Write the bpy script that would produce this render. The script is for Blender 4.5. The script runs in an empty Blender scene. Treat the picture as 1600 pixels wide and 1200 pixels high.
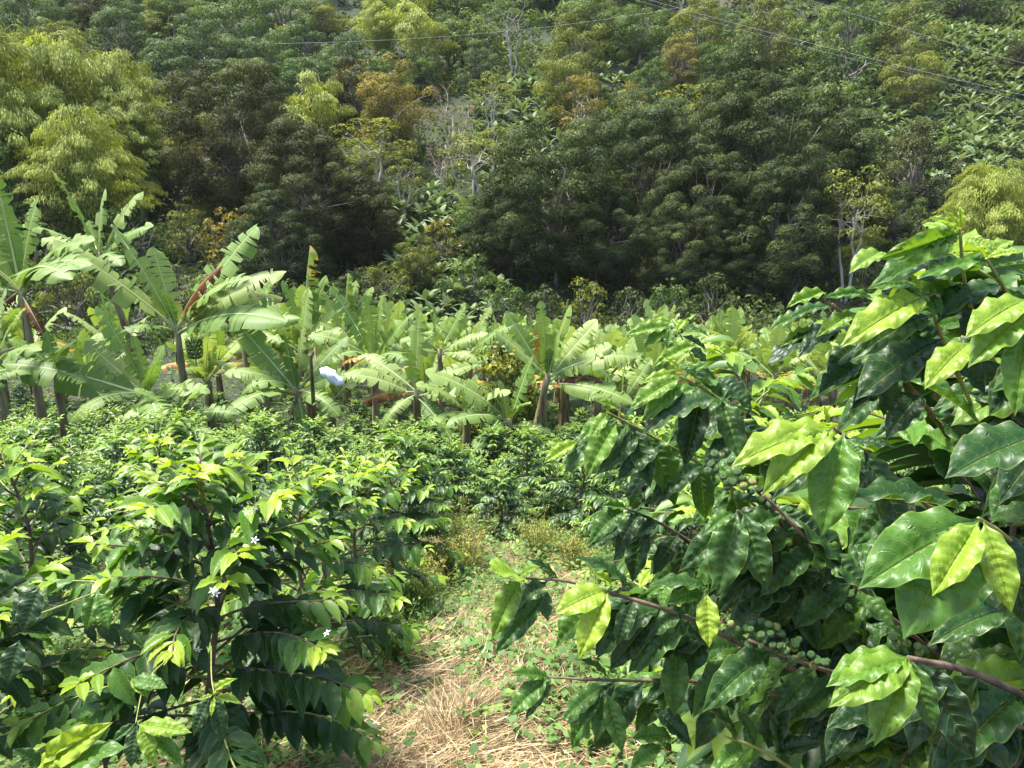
import bpy, math, random
import numpy as np
from mathutils import Vector, Matrix

# ------------------------------------------------------------------ camera, sky, sun, exposure
SC = bpy.context.scene
COL = SC.collection
CAM_Z, FPX, PITCH = 1.6, 1150.0, math.radians(13.2)
cam_data = bpy.data.cameras.new("camera")
cam_data.sensor_width = 36.0
cam_data.lens = 36.0 * FPX / 1600.0
cam_data.clip_start, cam_data.clip_end = 0.02, 2000.0
cam = bpy.data.objects.new("camera", cam_data)
cam.location = (0, 0, CAM_Z)
cam.rotation_euler = (math.radians(90) - PITCH, 0, 0)
COL.objects.link(cam)
SC.camera = cam

SUN_EL, SUN_AZ = math.radians(69), math.radians(-72)      # azimuth clockwise from +Y
world = bpy.data.worlds.new("World")
SC.world = world
world.use_nodes = True
wn = world.node_tree
sky = wn.nodes.new("ShaderNodeTexSky")
sky.sky_type = 'NISHITA'
sky.sun_disc = False
sky.sun_elevation, sky.sun_rotation = SUN_EL, SUN_AZ
sky.altitude, sky.air_density, sky.dust_density, sky.ozone_density = 1500, 0.8, 7.0, 1.0
bg = wn.nodes["Background"]
bg.inputs[1].default_value = 0.15
wn.links.new(sky.outputs[0], bg.inputs[0])

sun_data = bpy.data.lights.new("sun", 'SUN')
sun_data.energy, sun_data.angle, sun_data.color = 3.2, math.radians(14.0), (1.0, 0.955, 0.88)
sun = bpy.data.objects.new("sun", sun_data)
SDIR = Vector((math.sin(SUN_AZ) * math.cos(SUN_EL), math.cos(SUN_AZ) * math.cos(SUN_EL), math.sin(SUN_EL)))
sun.rotation_euler = SDIR.to_track_quat('Z', 'Y').to_euler()
COL.objects.link(sun)

vs = SC.view_settings
vs.view_transform, vs.look, vs.exposure, vs.gamma = 'Standard', 'None', 1.88, 1.0
vs.use_curve_mapping = False
SC.render.engine = 'CYCLES'
cy = SC.cycles
cy.max_bounces, cy.diffuse_bounces, cy.glossy_bounces, cy.transmission_bounces = 6, 3, 2, 4
cy.transparent_max_bounces = 4
cy.volume_bounces = 1
cy.volume_max_steps = 64
cy.use_denoising = True
cy.caustics_reflective = cy.caustics_refractive = False

# ------------------------------------------------------------------ helpers
RNG = np.random.default_rng(7)
PI = math.pi
CP, SP = math.cos(PITCH), math.sin(PITCH)
FWD, UPV, RIGHT = np.array((0, CP, -SP)), np.array((0, SP, CP)), np.array((1.0, 0, 0))
CAMP = np.array((0, 0, CAM_Z))

def P(px, py, d):
    """the point seen at photo pixel (px, py) at depth d"""
    return CAMP + (RIGHT * (px - 800) / FPX + UPV * (600 - py) / FPX + FWD) * d

def hsin(x, y, s):
    return np.sin(x * s + 1.3) * np.cos(y * s * 0.83 + 0.4) + 0.5 * np.sin(x * s * 2.1 + y * s * 1.7 + 2.0)

TY = [-80, 0, 3, 7, 14, 20, 45, 58, 66, 75, 90, 120, 160, 220, 330, 500]
TZ = [8, 0, -.5, -1.55, -3.95, -5.0, -7.6, -9.2, -9.6, -6.5, .5, 16, 38, 74, 135, 190]

def terrain(x, y):
    x = np.asarray(x, float); y = np.asarray(y, float)
    z = 0.25 * (np.interp(y - 3, TY, TZ) + np.interp(y + 3, TY, TZ)) + 0.5 * np.interp(y, TY, TZ)
    k = np.clip((y - 3) / 12, 0, 1)
    z = z + 0.05 * np.clip(-x, 0, 30) * k * np.clip((70 - y) / 30, 0, 1)
    z = z + 0.10 * hsin(x, y, 0.45) * np.clip((y - 2) / 10, 0, 1)
    z = z + 1.6 * hsin(x, y, 0.06) * np.clip((y - 60) / 40, 0, 1)
    z = z + 0.012 * hsin(x, y, 5.0) + 0.02 * hsin(x + 3, y, 2.1)
    return z

def on_ground(px, Y):
    z = float(terrain(0, Y)); x = 0.0
    for _ in range(4):
        depth = Y * CP - (z - CAM_Z) * SP
        x = (px - 800) / FPX * depth
        z = float(terrain(x, Y))
    return np.array((x, Y, z)), depth

def z_at(py, Y):
    t = (600 - py) / FPX
    return CAM_Z + Y * (t * CP - SP) / (CP + t * SP)

def nrm(v):
    v = np.asarray(v, float)
    return v / np.maximum(np.linalg.norm(v, axis=-1, keepdims=True), 1e-9)

def mk_mesh(name, verts, faces, attrs=None, uv=None, smooth=True, mats=(), mat_idx=None):
    """faces: list of (M,k) int arrays"""
    verts = np.asarray(verts, np.float32)
    if isinstance(faces, np.ndarray):
        faces = [faces]
    me = bpy.data.meshes.new(name)
    me.vertices.add(len(verts))
    me.vertices.foreach_set("co", verts.ravel())
    loops = np.concatenate([f.ravel() for f in faces]).astype(np.int32)
    sizes = np.concatenate([np.full(len(f), f.shape[1]) for f in faces]).astype(np.int32)
    starts = np.concatenate(([0], np.cumsum(sizes)[:-1])).astype(np.int32)
    me.loops.add(len(loops)); me.loops.foreach_set("vertex_index", loops)
    me.polygons.add(len(sizes)); me.polygons.foreach_set("loop_start", starts)
    if smooth:
        me.polygons.foreach_set("use_smooth", np.ones(len(sizes), bool))
    if mat_idx is not None:
        me.polygons.foreach_set("material_index", np.asarray(mat_idx, np.int32))
    for k, a in (attrs or {}).items():
        at = me.attributes.new(k, 'FLOAT', 'POINT')
        at.data.foreach_set("value", np.asarray(a, np.float32))
    if uv is not None:
        l = me.uv_layers.new(name="UVMap")
        l.data.foreach_set("uv", np.asarray(uv, np.float32)[loops].ravel())
    for m in mats:
        me.materials.append(m)
    me.update(calc_edges=True)
    return me

def add(name, me, parent=None, loc=(0, 0, 0), rz=0.0, scale=None):
    o = bpy.data.objects.new(name, me)
    COL.objects.link(o)
    o.location = [float(c) for c in loc]
    if rz: o.rotation_euler = (0, 0, float(rz))
    if scale is not None: o.scale = scale
    if parent is not None: o.parent = parent
    return o

def tag(o, label=None, cat=None, group=None, kind=None):
    if label: o["label"] = label
    if cat: o["category"] = cat
    if group: o["group"] = group
    if kind: o["kind"] = kind
    return o

def empty(name, loc, label, cat, group=None, rz=0.0, scale=None):
    o = add(name, None, None, loc, rz, scale)
    o.empty_display_size = 0.2
    return tag(o, label, cat, group)

def copy_tree(o, parent=None):
    c = o.copy(); COL.objects.link(c); c.parent = parent
    for ch in o.children:
        copy_tree(ch, c)
    return c

class Geo:
    """collects pieces with one attribute 'tint' into one mesh"""
    def __init__(s):
        s.v, s.f, s.t, s.n = [], {}, [], 0
    def put(s, v, f, tint=0.0):
        v = np.asarray(v, float).reshape(-1, 3); f = np.asarray(f, int)
        s.v.append(v); s.f.setdefault(f.shape[1], []).append(f + s.n)
        s.t.append(np.broadcast_to(np.asarray(tint, float), (len(v),)).copy()); s.n += len(v)
    def scatter(s, tpl, base, X, N, L, W, tint):
        """tpl=(verts,faces): local x along the leaf, y across, z normal"""
        tv, tf = tpl
        X = nrm(X); Y = nrm(np.cross(N, X)); Z = np.cross(X, Y)
        L = np.broadcast_to(L, (len(base),)); W = np.broadcast_to(W, (len(base),))
        v = (base[:, None, :] + X[:, None, :] * (tv[None, :, 0] * L[:, None])[..., None]
             + Y[:, None, :] * (tv[None, :, 1] * W[:, None])[..., None]
             + Z[:, None, :] * (tv[None, :, 2] * L[:, None])[..., None])
        k = len(tv)
        f = tf[None] + (np.arange(len(base)) * k)[:, None, None]
        s.put(v.reshape(-1, 3), f.reshape(-1, tf.shape[1]), np.repeat(np.broadcast_to(tint, (len(base),)), k))
    def tube(s, pts, rad, n=6, tint=0.0, cap=True):
        pts = np.asarray(pts, float); rad = np.broadcast_to(rad, (len(pts),))
        d = nrm(np.gradient(pts, axis=0))
        ref = np.where(np.abs(d[:, 2:3]) > 0.9, np.array([[1.0, 0, 0]]), np.array([[0, 0, 1.0]]))
        a = nrm(np.cross(d, ref)); b = np.cross(d, a)
        th = np.arange(n) * 2 * PI / n
        v = pts[:, None] + rad[:, None, None] * (a[:, None] * np.cos(th)[None, :, None] + b[:, None] * np.sin(th)[None, :, None])
        i = np.arange(len(pts) - 1)[:, None] * n; j = np.arange(n)[None]; j2 = (j + 1) % n
        f = np.stack([i + j, i + j2, i + n + j2, i + n + j], -1).reshape(-1, 4)
        s.put(v.reshape(-1, 3), f, tint)
        if cap:
            e = (len(pts) - 1) * n
            m = s.n
            s.put(pts[-1:] + d[-1:] * rad[-1] * 0.4, np.zeros((0, 3), int), tint)
            s.f.setdefault(3, []).append(np.array([[m - len(pts) * n + e + q, m - len(pts) * n + e + (q + 1) % n, m] for q in range(n)]))
    def mesh(s, name, mat, smooth=True):
        return mk_mesh(name, np.concatenate(s.v), [np.concatenate(f) for f in s.f.values() if len(f)],
                       {"tint": np.concatenate(s.t)}, None, smooth, [mat])

# ------------------------------------------------------------------ materials
def new_mat(name):
    m = bpy.data.materials.new(name); m.use_nodes = True
    nt = m.node_tree
    return m, nt, nt.nodes["Principled BSDF"], nt.nodes["Material Output"]

def ramp(nt, stops, fac=None):
    r = nt.nodes.new("ShaderNodeValToRGB")
    el = r.color_ramp.elements
    while len(el) < len(stops): el.new(0.5)
    for e, (p, c) in zip(el, stops):
        e.position = p; e.color = (*c, 1)
    if fac is not None: nt.links.new(fac, r.inputs[0])
    return r.outputs[0]

def math_n(nt, op, a, b=None, c=None, clamp=False):
    n = nt.nodes.new("ShaderNodeMath"); n.operation = op; n.use_clamp = clamp
    for i, v in enumerate((a, b, c)):
        if v is None: continue
        if isinstance(v, (int, float)): n.inputs[i].default_value = v
        else: nt.links.new(v, n.inputs[i])
    return n.outputs[0]

def mix_c(nt, fac, a, b, blend='MIX'):
    n = nt.nodes.new("ShaderNodeMix"); n.data_type = 'RGBA'; n.blend_type = blend
    for i, v in ((0, fac), (6, a), (7, b)):
        if isinstance(v, (int, float)): n.inputs[i].default_value = v
        elif isinstance(v, tuple): n.inputs[i].default_value = (*v, 1)
        else: nt.links.new(v, n.inputs[i])
    return n.outputs[2]

def noise(nt, scale, detail=3, coord='Object', rough=0.55):
    tc = nt.nodes.new("ShaderNodeTexCoord"); n = nt.nodes.new("ShaderNodeTexNoise")
    n.inputs['Scale'].default_value = scale; n.inputs['Detail'].default_value = detail
    n.inputs['Roughness'].default_value = rough
    nt.links.new(tc.outputs[coord], n.inputs['Vector'])
    return n.outputs[0]

def attr(nt, name):
    a = nt.nodes.new("ShaderNodeAttribute"); a.attribute_name = name
    return a.outputs['Fac']

def finish_leaf(nt, bsdf, out, col, transl, gain):
    """a thin leaf lets light through: reflecting face plus a translucent one"""
    nt.links.new(col, bsdf.inputs['Base Color'])
    t = nt.nodes.new("ShaderNodeBsdfTranslucent")
    nt.links.new(mix_c(nt, 1.0, col, gain, 'MULTIPLY'), t.inputs[0])
    mx = nt.nodes.new("ShaderNodeMixShader"); mx.inputs[0].default_value = transl
    nt.links.new(bsdf.outputs[0], mx.inputs[1]); nt.links.new(t.outputs[0], mx.inputs[2])
    nt.links.new(mx.outputs[0], out.inputs[0])

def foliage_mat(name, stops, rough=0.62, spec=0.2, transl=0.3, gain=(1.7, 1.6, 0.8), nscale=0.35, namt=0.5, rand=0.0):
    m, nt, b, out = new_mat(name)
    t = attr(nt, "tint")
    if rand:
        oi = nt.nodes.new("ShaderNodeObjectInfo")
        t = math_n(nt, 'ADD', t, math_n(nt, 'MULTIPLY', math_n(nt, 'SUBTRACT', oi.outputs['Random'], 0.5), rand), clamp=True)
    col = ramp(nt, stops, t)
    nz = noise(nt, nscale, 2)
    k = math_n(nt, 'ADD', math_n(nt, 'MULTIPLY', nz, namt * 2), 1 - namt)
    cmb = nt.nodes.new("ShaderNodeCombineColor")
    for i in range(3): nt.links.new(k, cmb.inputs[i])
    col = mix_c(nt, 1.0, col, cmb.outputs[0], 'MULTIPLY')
    b.inputs['Roughness'].default_value = rough
    b.inputs['Specular IOR Level'].default_value = spec
    finish_leaf(nt, b, out, col, transl, gain)
    return m

COFFEE_STOPS = [(0.0, (0.014, 0.045, 0.014)), (0.3, (0.035, 0.10, 0.016)), (0.6, (0.08, 0.19, 0.018)), (1.0, (0.28, 0.40, 0.03))]
FIELD_STOPS = [(0.0, (0.014, 0.042, 0.012)), (0.3, (0.036, 0.095, 0.015)), (0.6, (0.078, 0.165, 0.02)), (1.0, (0.19, 0.30, 0.03))]

def coffee_leaf_mat(name, drops):
    """leaf seen close: veins, midrib, blemishes, raindrops; tint is the leaf's age (object colour)"""
    m, nt, b, out = new_mat(name)
    oi = nt.nodes.new("ShaderNodeObjectInfo")
    sep = nt.nodes.new("ShaderNodeSeparateColor"); nt.links.new(oi.outputs['Color'], sep.inputs[0])
    col = ramp(nt, COFFEE_STOPS, sep.outputs[0])
    uv = nt.nodes.new("ShaderNodeTexCoord"); sx = nt.nodes.new("ShaderNodeSeparateXYZ")
    nt.links.new(uv.outputs['UV'], sx.inputs[0])
    u = sx.outputs[0]
    v = math_n(nt, 'ABSOLUTE', math_n(nt, 'MULTIPLY_ADD', sx.outputs[1], 2.0, -1.0))
    mid = math_n(nt, 'SUBTRACT', 1.0, math_n(nt, 'MULTIPLY', v, 22.0), clamp=True)
    lat = math_n(nt, 'SUBTRACT', u, math_n(nt, 'MULTIPLY', math_n(nt, 'POWER', v, 1.25), 0.17))
    fr = math_n(nt, 'ABSOLUTE', math_n(nt, 'SUBTRACT', math_n(nt, 'FRACT', math_n(nt, 'MULTIPLY_ADD', lat, 10.0, 0.5)), 0.5))
    vein = math_n(nt, 'MULTIPLY', math_n(nt, 'MULTIPLY', math_n(nt, 'SUBTRACT', fr, 0.44), 16.0, clamp=True), math_n(nt, 'SUBTRACT', 1.0, v))
    veins = math_n(nt, 'MAXIMUM', mid, math_n(nt, 'MULTIPLY', vein, 0.55))
    nz = noise(nt, 9.0, 4, 'Object')
    cmb = nt.nodes.new("ShaderNodeCombineColor")
    kk = math_n(nt, 'MULTIPLY_ADD', nz, 0.7, 0.65)
    for i in range(3): nt.links.new(kk, cmb.inputs[i])
    col = mix_c(nt, 1.0, col, cmb.outputs[0], 'MULTIPLY')
    lite = mix_c(nt, 0.55, col, (0.46, 0.54, 0.16))
    col = mix_c(nt, math_n(nt, 'MULTIPLY', veins, 0.9), col, lite)
    # thin pale margin
    edge = math_n(nt, 'MULTIPLY', math_n(nt, 'SUBTRACT', v, 0.92), 10.0, clamp=True)
    col = mix_c(nt, math_n(nt, 'MULTIPLY', edge, 0.45), col, (0.35, 0.42, 0.08))
    # blemishes
    bl = math_n(nt, 'MULTIPLY', math_n(nt, 'SUBTRACT', noise(nt, 5.5, 5, 'Object', 0.7), 0.69), 14.0, clamp=True)
    col = mix_c(nt, math_n(nt, 'MULTIPLY', bl, 0.6), col, (0.26, 0.20, 0.05))
    # some leaves carry brown rust spots and scorched tips
    age = math_n(nt, 'GREATER_THAN', sep.outputs[1], 0.45)
    sp = nt.nodes.new("ShaderNodeTexVoronoi"); sp.inputs['Scale'].default_value = 8.0
    nt.links.new(uv.outputs['Object'], sp.inputs['Vector'])
    spm = math_n(nt, 'MULTIPLY', math_n(nt, 'SUBTRACT', math_n(nt, 'MULTIPLY_ADD', nz, 0.22, 0.0), sp.outputs['Distance']), 25.0, clamp=True)
    col = mix_c(nt, math_n(nt, 'MULTIPLY', math_n(nt, 'MULTIPLY', spm, age), 0.75), col, (0.30, 0.22, 0.06))
    tipm = math_n(nt, 'MULTIPLY', math_n(nt, 'SUBTRACT', math_n(nt, 'MULTIPLY_ADD', nz, 0.25, u), 1.09), 18.0, clamp=True)
    col = mix_c(nt, math_n(nt, 'MULTIPLY', tipm, age), col, (0.16, 0.09, 0.035))
    h = math_n(nt, 'MULTIPLY', veins, -0.35)
    rough = 0.43
    bump = nt.nodes.new("ShaderNodeBump"); bump.inputs['Distance'].default_value = 0.006
    bump.inputs['Strength'].default_value = 0.8
    if drops:
        vo = nt.nodes.new("ShaderNodeTexVoronoi"); vo.inputs['Scale'].default_value = 17.0
        nt.links.new(uv.outputs['Object'], vo.inputs['Vector'])
        sc = nt.nodes.new("ShaderNodeSeparateColor"); nt.links.new(vo.outputs['Color'], sc.inputs[0])
        r = math_n(nt, 'MULTIPLY_ADD', sc.outputs[0], 0.36, 0.0)
        d = math_n(nt, 'SUBTRACT', 1.0, math_n(nt, 'DIVIDE', vo.outputs['Distance'], math_n(nt, 'MAXIMUM', r, 0.02)), clamp=True)
        d = math_n(nt, 'POWER', d, 0.5)
        d = math_n(nt, 'MULTIPLY', d, math_n(nt, 'GREATER_THAN', sc.outputs[1], 0.55))
        h = math_n(nt, 'ADD', h, math_n(nt, 'MULTIPLY', d, 0.30))
        nt.links.new(math_n(nt, 'MULTIPLY_ADD', d, -0.22, rough), b.inputs['Roughness'])
    else:
        b.inputs['Roughness'].default_value = rough
    nt.links.new(h, bump.inputs['Height']); nt.links.new(bump.outputs[0], b.inputs['Normal'])
    b.inputs['Specular IOR Level'].default_value = 0.45
    finish_leaf(nt, b, out, col, 0.33, (1.6, 1.5, 0.6))
    return m

def banana_mat(name, pale=0.0):
    m, nt, b, out = new_mat(name)
    t = attr(nt, "tint"); burn = attr(nt, "burn")
    oi = nt.nodes.new("ShaderNodeObjectInfo")
    t = math_n(nt, 'ADD', t, math_n(nt, 'MULTIPLY', math_n(nt, 'SUBTRACT', oi.outputs['Random'], 0.5), 0.35), clamp=True)
    col = ramp(nt, [(0, (0.07 + pale, 0.16 + pale, 0.035 + pale)), (0.5, (0.165 + pale, 0.255 + pale, 0.055 + pale)), (1, (0.30, 0.37, 0.12))], t)
    uv = nt.nodes.new("ShaderNodeTexCoord"); sx = nt.nodes.new("ShaderNodeSeparateXYZ")
    nt.links.new(uv.outputs['UV'], sx.inputs[0])
    v = math_n(nt, 'ABSOLUTE', math_n(nt, 'MULTIPLY_ADD', sx.outputs[1], 2.0, -1.0))
    strp = noise(nt, 1.0, 2, 'UV')
    n1 = nt.nodes.new("ShaderNodeTexNoise"); n1.inputs['Scale'].default_value = 1.0; n1.inputs['Detail'].default_value = 3
    mp = nt.nodes.new("ShaderNodeMapping"); mp.inputs['Scale'].default_value = (60, 1.5, 1)
    nt.links.new(uv.outputs['UV'], mp.inputs[0]); nt.links.new(mp.outputs[0], n1.inputs['Vector'])
    k = math_n(nt, 'MULTIPLY_ADD', n1.outputs[0], 0.6, 0.7)
    cmb = nt.nodes.new("ShaderNodeCombineColor")
    for i in range(3): nt.links.new(k, cmb.inputs[i])
    col = mix_c(nt, 1.0, col, cmb.outputs[0], 'MULTIPLY')
    bz = math_n(nt, 'ADD', burn, math_n(nt, 'MULTIPLY', math_n(nt, 'SUBTRACT', noise(nt, 4.0, 4), 0.5), 0.9))
    bcol = ramp(nt, [(0.35, (0.40, 0.34, 0.05)), (0.6, (0.34, 0.17, 0.03)), (0.85, (0.13, 0.045, 0.02))], bz)
    col = mix_c(nt, math_n(nt, 'MULTIPLY', math_n(nt, 'SUBTRACT', bz, 0.3), 5.0, clamp=True), col, bcol)
    mid = math_n(nt, 'SUBTRACT', 1.0, math_n(nt, 'MULTIPLY', v, 14.0), clamp=True)
    col = mix_c(nt, math_n(nt, 'MULTIPLY', mid, 0.6), col, (0.42, 0.48, 0.22))
    b.inputs['Roughness'].default_value = 0.5
    b.inputs['Specular IOR Level'].default_value = 0.28
    bump = nt.nodes.new("ShaderNodeBump"); bump.inputs['Distance'].default_value = 0.01; bump.inputs['Strength'].default_value = 0.35
    nt.links.new(n1.outputs[0], bump.inputs['Height']); nt.links.new(bump.outputs[0], b.inputs['Normal'])
    finish_leaf(nt, b, out, col, 0.32, (1.4, 1.4, 0.6))
    return m

def bark_mat(name, c1, c2, scale=6.0, rough=0.85):
    m, nt, b, out = new_mat(name)
    tc = nt.nodes.new("ShaderNodeTexCoord"); mp = nt.nodes.new("ShaderNodeMapping")
    mp.inputs['Scale'].default_value = (1, 1, 0.25)
    n = nt.nodes.new("ShaderNodeTexNoise"); n.inputs['Scale'].default_value = scale; n.inputs['Detail'].default_value = 6
    nt.links.new(tc.outputs['Object'], mp.inputs[0]); nt.links.new(mp.outputs[0], n.inputs['Vector'])
    nt.links.new(ramp(nt, [(0.35, c1), (0.65, c2)], n.outputs[0]), b.inputs['Base Color'])
    b.inputs['Roughness'].default_value = rough
    bump = nt.nodes.new("ShaderNodeBump"); bump.inputs['Strength'].default_value = 0.5; bump.inputs['Distance'].default_value = 0.02
    nt.links.new(n.outputs[0], bump.inputs['Height']); nt.links.new(bump.outputs[0], b.inputs['Normal'])
    return m

def ground_mat():
    m, nt, b, out = new_mat("ground_soil")
    soil = ramp(nt, [(0.3, (0.055, 0.035, 0.018)), (0.5, (0.13, 0.085, 0.04)), (0.7, (0.22, 0.15, 0.075))], noise(nt, 3.0, 8, 'Object', 0.7))
    green = ramp(nt, [(0.3, (0.008, 0.014, 0.005)), (0.7, (0.028, 0.048, 0.012))], noise(nt, 0.5, 6))
    geo = nt.nodes.new("ShaderNodeNewGeometry"); sx = nt.nodes.new("ShaderNodeSeparateXYZ")
    nt.links.new(geo.outputs['Position'], sx.inputs[0])
    far = math_n(nt, 'MULTIPLY', math_n(nt, 'SUBTRACT', sx.outputs[1], 6.0), 0.2, clamp=True)
    patch = math_n(nt, 'MULTIPLY', math_n(nt, 'SUBTRACT', noise(nt, 0.11, 4), 0.56), 9.0, clamp=True)
    fac = math_n(nt, 'MULTIPLY', far, math_n(nt, 'SUBTRACT', 1.0, math_n(nt, 'MULTIPLY', patch, 0.3)))
    nt.links.new(mix_c(nt, fac, soil, green), b.inputs['Base Color'])
    b.inputs['Roughness'].default_value = 0.95
    bump = nt.nodes.new("ShaderNodeBump"); bump.inputs['Strength'].default_value = 0.8; bump.inputs['Distance'].default_value = 0.03
    nt.links.new(noise(nt, 14.0, 8, 'Object', 0.75), bump.inputs['Height']); nt.links.new(bump.outputs[0], b.inputs['Normal'])
    return m

M = {}
M['coffee_wet'] = coffee_leaf_mat("coffee_leaf_wet", True)
M['coffee'] = coffee_leaf_mat("coffee_leaf", False)
M['coffee_foliage'] = foliage_mat("coffee_foliage", FIELD_STOPS, 0.40, 0.42, 0.33, (1.6, 1.5, 0.6), 2.0, 0.25, 0.12)
M['branch'] = bark_mat("coffee_branch_bark", (0.07, 0.045, 0.028), (0.20, 0.14, 0.09), 40)
M['greenstem'] = bark_mat("young_green_stem", (0.16, 0.20, 0.04), (0.30, 0.30, 0.08), 40, 0.5)
M['berry'] = bark_mat("green_coffee_berry", (0.035, 0.09, 0.02), (0.06, 0.13, 0.03), 30, 0.28)
M['berry_yellow'] = bark_mat("yellowing_coffee_berry", (0.20, 0.24, 0.05), (0.26, 0.28, 0.07), 30, 0.28)
M['berry_red'] = bark_mat("red_coffee_berry", (0.42, 0.02, 0.015), (0.5, 0.05, 0.02), 30, 0.28)
M['petal'] = bark_mat("white_coffee_petal", (0.72, 0.72, 0.68), (0.8, 0.8, 0.76), 30, 0.6)
M['ground'] = ground_mat()
M['straw'] = foliage_mat("dry_straw", [(0, (0.11, 0.068, 0.032)), (0.4, (0.28, 0.195, 0.095)), (0.75, (0.47, 0.37, 0.20)), (1, (0.66, 0.57, 0.37))], 0.7, 0.2, 0.1, (1, 1, 1), 3, 0.35)
M['weed'] = foliage_mat("weed_leaves", [(0, (0.035, 0.085, 0.015)), (0.5, (0.10, 0.20, 0.04)), (0.8, (0.22, 0.30, 0.07)), (1, (0.38, 0.34, 0.10))], 0.55, 0.35, 0.3, (1.5, 1.4, 0.6), 3, 0.4)
M['weed_dry'] = foliage_mat("yellowing_weed", [(0, (0.12, 0.17, 0.035)), (0.5, (0.28, 0.30, 0.075)), (1, (0.48, 0.41, 0.14))], 0.6, 0.3, 0.25, (1.3, 1.2, 0.6), 4, 0.3)
M['twig'] = bark_mat("dry_twig_bark", (0.12, 0.08, 0.055), (0.30, 0.23, 0.16), 30)
M['banana'] = banana_mat("banana_leaf")
M['pseudostem'] = bark_mat("banana_pseudostem", (0.10, 0.055, 0.03), (0.28, 0.25, 0.11), 7, 0.7)
M['midrib'] = bark_mat("banana_midrib", (0.34, 0.40, 0.16), (0.44, 0.48, 0.24), 5, 0.5)
M['fruit'] = bark_mat("green_banana_fruit", (0.06, 0.11, 0.015), (0.13, 0.19, 0.025), 8, 0.5)
M['far_banana'] = foliage_mat("hillside_plantain_leaf", [(0, (0.05, 0.09, 0.028)), (0.5, (0.13, 0.19, 0.075)), (1, (0.28, 0.33, 0.17))], 0.55, 0.3, 0.25, (1.3, 1.3, 0.7), 1.2, 0.4, 0.25)
M['trunk'] = bark_mat("tree_bark_grey", (0.10, 0.085, 0.07), (0.24, 0.21, 0.17), 3)
M['trunk_pale'] = bark_mat("tree_bark_pale", (0.30, 0.27, 0.22), (0.48, 0.44, 0.37), 3)
M['culm'] = bark_mat("bamboo_culm", (0.16, 0.17, 0.04), (0.30, 0.27, 0.08), 3, 0.5)
T_ = lambda n, a, b_, c, **k: foliage_mat(n, [(0, a), (0.55, b_), (1, c)], **k)
M['dark'] = T_("dark_broadleaf", (0.012, 0.023, 0.006), (0.044, 0.068, 0.018), (0.14, 0.175, 0.055), rough=0.65, spec=0.18, transl=0.25, rand=0.2)
M['brown'] = T_("brownish_broadleaf", (0.015, 0.021, 0.006), (0.045, 0.057, 0.016), (0.115, 0.125, 0.04), rough=0.65, spec=0.18, transl=0.25, rand=0.2)
M['olive'] = T_("olive_foliage", (0.042, 0.060, 0.011), (0.12, 0.15, 0.025), (0.27, 0.28, 0.055), transl=0.3, rand=0.25)
M['orange'] = T_("ochre_foliage", (0.055, 0.055, 0.011), (0.145, 0.132, 0.026), (0.29, 0.235, 0.046), transl=0.3, rand=0.25)
M['green'] = T_("mid_green_foliage", (0.024, 0.052, 0.011), (0.072, 0.13, 0.028), (0.19, 0.26, 0.06), transl=0.28, rand=0.25)
M['bluegreen'] = T_("cool_green_foliage", (0.024, 0.050, 0.017), (0.07, 0.12, 0.04), (0.18, 0.24, 0.09), transl=0.28, rand=0.25)
M['bamboo'] = T_("bamboo_foliage", (0.09, 0.13, 0.018), (0.245, 0.30, 0.05), (0.42, 0.47, 0.12), transl=0.35, rand=0.15)
M['citrus'] = T_("citrus_foliage", (0.025, 0.045, 0.01), (0.09, 0.12, 0.02), (0.40, 0.38, 0.05), rough=0.35, transl=0.25)
M['bare'] = T_("pinkish_bare_twigs", (0.16, 0.11, 0.07), (0.26, 0.19, 0.12), (0.36, 0.28, 0.18), transl=0.0)
M['under'] = T_("undergrowth_foliage", (0.022, 0.04, 0.009), (0.075, 0.115, 0.022), (0.20, 0.23, 0.055), transl=0.28)
M['rock'] = bark_mat("mossy_rock", (0.10, 0.095, 0.08), (0.28, 0.26, 0.22), 2)
M['cable'] = bark_mat("aluminium_cable", (0.38, 0.38, 0.38), (0.5, 0.5, 0.5), 5, 0.45)
M['bag'] = bark_mat("white_plastic_bag", (0.66, 0.70, 0.74), (0.76, 0.78, 0.8), 5, 0.3)

# ------------------------------------------------------------------ leaf templates
def grid_faces(nu, nv):
    i = np.arange(nu - 1)[:, None] * nv; j = np.arange(nv - 1)[None]
    return np.stack([i + j, i + nv + j, i + nv + j + 1, i + j + 1], -1).reshape(-1, 4)

WT = [0, .04, .1, .2, .33, .47, .6, .72, .82, .90, .955, 1.0]
WW = [.03, .07, .30, .70, .94, 1.0, .95, .80, .56, .29, .10, .0]

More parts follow.
